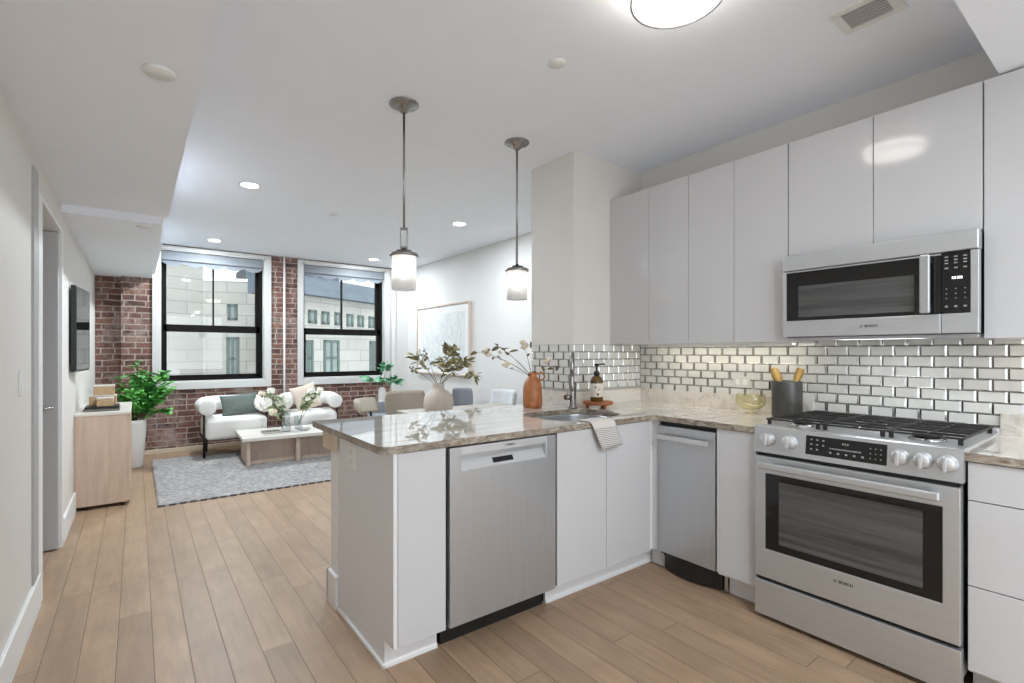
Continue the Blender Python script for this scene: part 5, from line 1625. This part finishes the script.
def peony(mb, c, r):
    for j in range(26):
        z = 1 - 2 * (j + 0.5) / 26; a = j * 2.39996
        d = Vector((math.sqrt(1 - z * z) * math.cos(a), math.sqrt(1 - z * z) * math.sin(a), z))
        mb.leaf(Vector(c) + d * r * 0.35, (d + Vector((0, 0, 0.3))), d.cross(Vector((0.2, 0.5, 0.7))) + d, r * 0.75, r * 0.8, fold=0.5, droop=-0.4)
    mb.ball(c, r * 0.62, n=10)
def flower(label, base, tip, r, leaves=6, mat='candle'):
    pts = curve(base, tip, 0.03)
    t = thing('flower_stem', label, 'flower', tuple(base))
    put('stem', MB().tube(pts, 0.0035, 6), M['stemgreen'], t)
    if r > 0:
        f = MB(); peony(f, tip, r); put('bloom', f, M[mat], t)
    if leaves:
        lf = MB()
        for i in range(leaves):
            s = rng.uniform(0.55, 1.0); k = int(s * (len(pts) - 1))
            a = rng.random() * 6.28
            d = Vector((math.cos(a), math.sin(a), rng.uniform(-0.3, 0.7)))
            lf.leaf(pts[k], d, Vector((rng.uniform(-1, 1), rng.uniform(-1, 1), 1)), 0.07, 0.04)
        put('leaves', lf, M['leafpale'], t)
def ct(u, v, y=6.4): return at_y(u, v, y)
G1 = (g1.x, 6.40, CTZ + 0.05); G2 = (g2.x + 0.03, 6.52, CTZ + 0.05)
flower('big white peony in the taller glass vase, lowest on the left', G1, ct(264, 404), 0.085, 5)
flower('white peony in the taller glass vase, at its right rim', G1, ct(281, 401, 6.42), 0.08, 5)
flower('small creamy flower at the bottom of the bouquet in the taller glass vase', G1, ct(273, 412, 6.3), 0.045, 8, 'petalcream')
flower('cream flower at the top of the bouquet in the taller glass vase', G1, ct(271, 391, 6.45), 0.045, 26, 'candle')
flower('pale flower in the upper left of the bouquet in the taller glass vase', G1, ct(262, 394, 6.5), 0.04, 18, 'petalcream')
flower('green leafy sprig in the middle of the bouquet in the taller glass vase', G1, ct(276, 394, 6.4), 0.0, 40)
flower('green sprig with small pale blooms leaning right from the shorter glass vase', G2, ct(311, 391, 6.55), 0.045, 36)
flower('pale sprig leaning furthest right from the shorter glass vase', G2, ct(320, 390, 6.55), 0.04, 26)
flower('low leafy sprig over the rim of the shorter glass vase', G2, ct(308, 399, 6.5), 0.03, 26)

# sideboard
s0, s1 = 5.28, 6.28
t = thing('sideboard', 'washed oak sideboard with pale top against the left wall', 'sideboard', (-0.22, 5.78, 0))
put('carcass', box(XL + 0.002, -0.060, s0 + 0.0, s1, 0.03, 0.762, 0.002), M['oak'], t)
put('top', box(XL + 0.002, -0.036, s0 - 0.004, s1 + 0.004, 0.7625, 0.786, 0.002), M['oakpale'], t)
for a, b in ((s0 + 0.012, 5.775), (5.785, s1 - 0.012)):
    put('door', box(-0.0595, -0.040, a, b, 0.036, 0.757, 0.001), M['oak'], t)
for x in (XL + 0.06, -0.09):
    for y in (s0 + 0.03, s1 - 0.05):
        put('foot', MB().lathe([(0.014, 0), (0.016, 0.0305)], (x, y, 0), 14), M['black'], t)
SBZ = 0.786
def bk_(label, x0, x1, y0, y1, z, h, m):
    t = thing('book', label, 'book', ((x0 + x1) / 2, (y0 + y1) / 2, z))
    put('pages', box(x0 + 0.004, x1 - 0.004, y0 + 0.004, y1 - 0.004, z + 0.003, z + h - 0.003), M['pages'], t)
    put('cover', MB().box(x0, x1, y0, y1, z, z + 0.003).box(x0, x1, y0, y1, z + h - 0.003, z + h).box(x0, x1, y0, y0 + 0.003, z, z + h), M[m], t)
bk_('wide grey book lying on the sideboard under the dark book', -0.352, -0.115, 5.40, 5.72, SBZ, 0.020, 'book')
bk_('dark book on top of the grey book under the woven boxes', -0.345, -0.120, 5.42, 5.70, SBZ + 0.0205, 0.016, 'black')
bz = SBZ + 0.037
def wbox(label, x0, x1, y0, y1, z0, h):
    t = thing('woven_box', label, 'box', ((x0 + x1) / 2, (y0 + y1) / 2, z0), group='woven boxes on the sideboard')
    put('box_body', box(x0, x1, y0, y1, z0, z0 + h - 0.012, 0.003), M['woven'], t)
    put('lid', box(x0 - 0.002, x1 + 0.002, y0 - 0.002, y1 + 0.002, z0 + h - 0.0118, z0 + h, 0.003), M['oakpale'], t)
wbox('woven box at the back left of the pile on the sideboard', -0.325, -0.235, 5.56, 5.68, bz, 0.088)
wbox('woven box at the back right of the pile on the sideboard', -0.228, -0.140, 5.56, 5.68, bz, 0.088)
wbox('largest woven box, on top of the pile on the sideboard', -0.295, -0.155, 5.56, 5.68, bz + 0.0885, 0.085)
wbox('reddish woven box at the front of the pile on the sideboard', -0.268, -0.158, 5.44, 5.545, bz, 0.075)

# potted plant
px_, py_ = -0.045, 6.98
t = thing('potted_plant', 'bushy green plant in a tall white planter beside the sideboard', 'plant', (px_, py_, 0))
put('planter', MB().lathe([(0.0, 0.0), (0.10, 0.0), (0.108, 0.01), (0.138, 0.50), (0.14, 0.53), (0.128, 0.53), (0.122, 0.46), (0.0, 0.46)], (px_, py_, 0), 36, cap=False), M['whiteceramic'], t)
put('soil', MB().lathe([(0.1215, 0.4605), (0.0, 0.475)], (px_, py_, 0), 24, cap=False), M['inkmark'], t)
st = MB(); lf = MB()
tips = []
for i in range(34):
    a = rng.random() * 2 * PI; rr = 0.29 * rng.random() ** 0.6
    h = rng.uniform(0.66, 1.12) - 0.35 * max(0, rr - 0.15)
    tip = Vector((px_ + 0.105 + rr * math.cos(a), py_ - 0.05 + rr * math.sin(a) * 0.9, h))
    pts = curve((px_ + rng.uniform(-0.04, 0.04), py_ + rng.uniform(-0.04, 0.04), 0.46), tip, 0.08)
    st.tube(pts, [0.006 * (1 - 0.7 * k / 7) for k in range(8)], 6)
    for j in range(34):
        s = rng.uniform(0.4, 1.0); k = min(6, int(s * 7))
        p = pts[k].lerp(pts[k + 1], s * 7 - k)
        a2 = rng.random() * 6.28
        d = Vector((math.cos(a2), math.sin(a2), rng.uniform(-0.4, 0.8)))
        lf.leaf(p, d, Vector((rng.uniform(-0.7, 0.7), rng.uniform(-0.7, 0.7), 1)), rng.uniform(0.06, 0.10), rng.uniform(0.038, 0.058))
pts = curve((px_, py_, 0.46), (px_ + 0.06, py_, 1.17), 0.02)
st.tube(pts, 0.004, 6)
for j in range(16):
    p = pts[7] + Vector((rng.uniform(-0.05, 0.05), rng.uniform(-0.05, 0.05), rng.uniform(-0.12, 0.02)))
    a2 = rng.random() * 6.28
    lf.leaf(p, Vector((math.cos(a2), math.sin(a2), rng.uniform(-0.2, 0.8))), Vector((0.3, 0.2, 1)), 0.065, 0.04)
put('stems', st, M['bark'], t)
put('foliage', lf, M['leafgreen'], t)
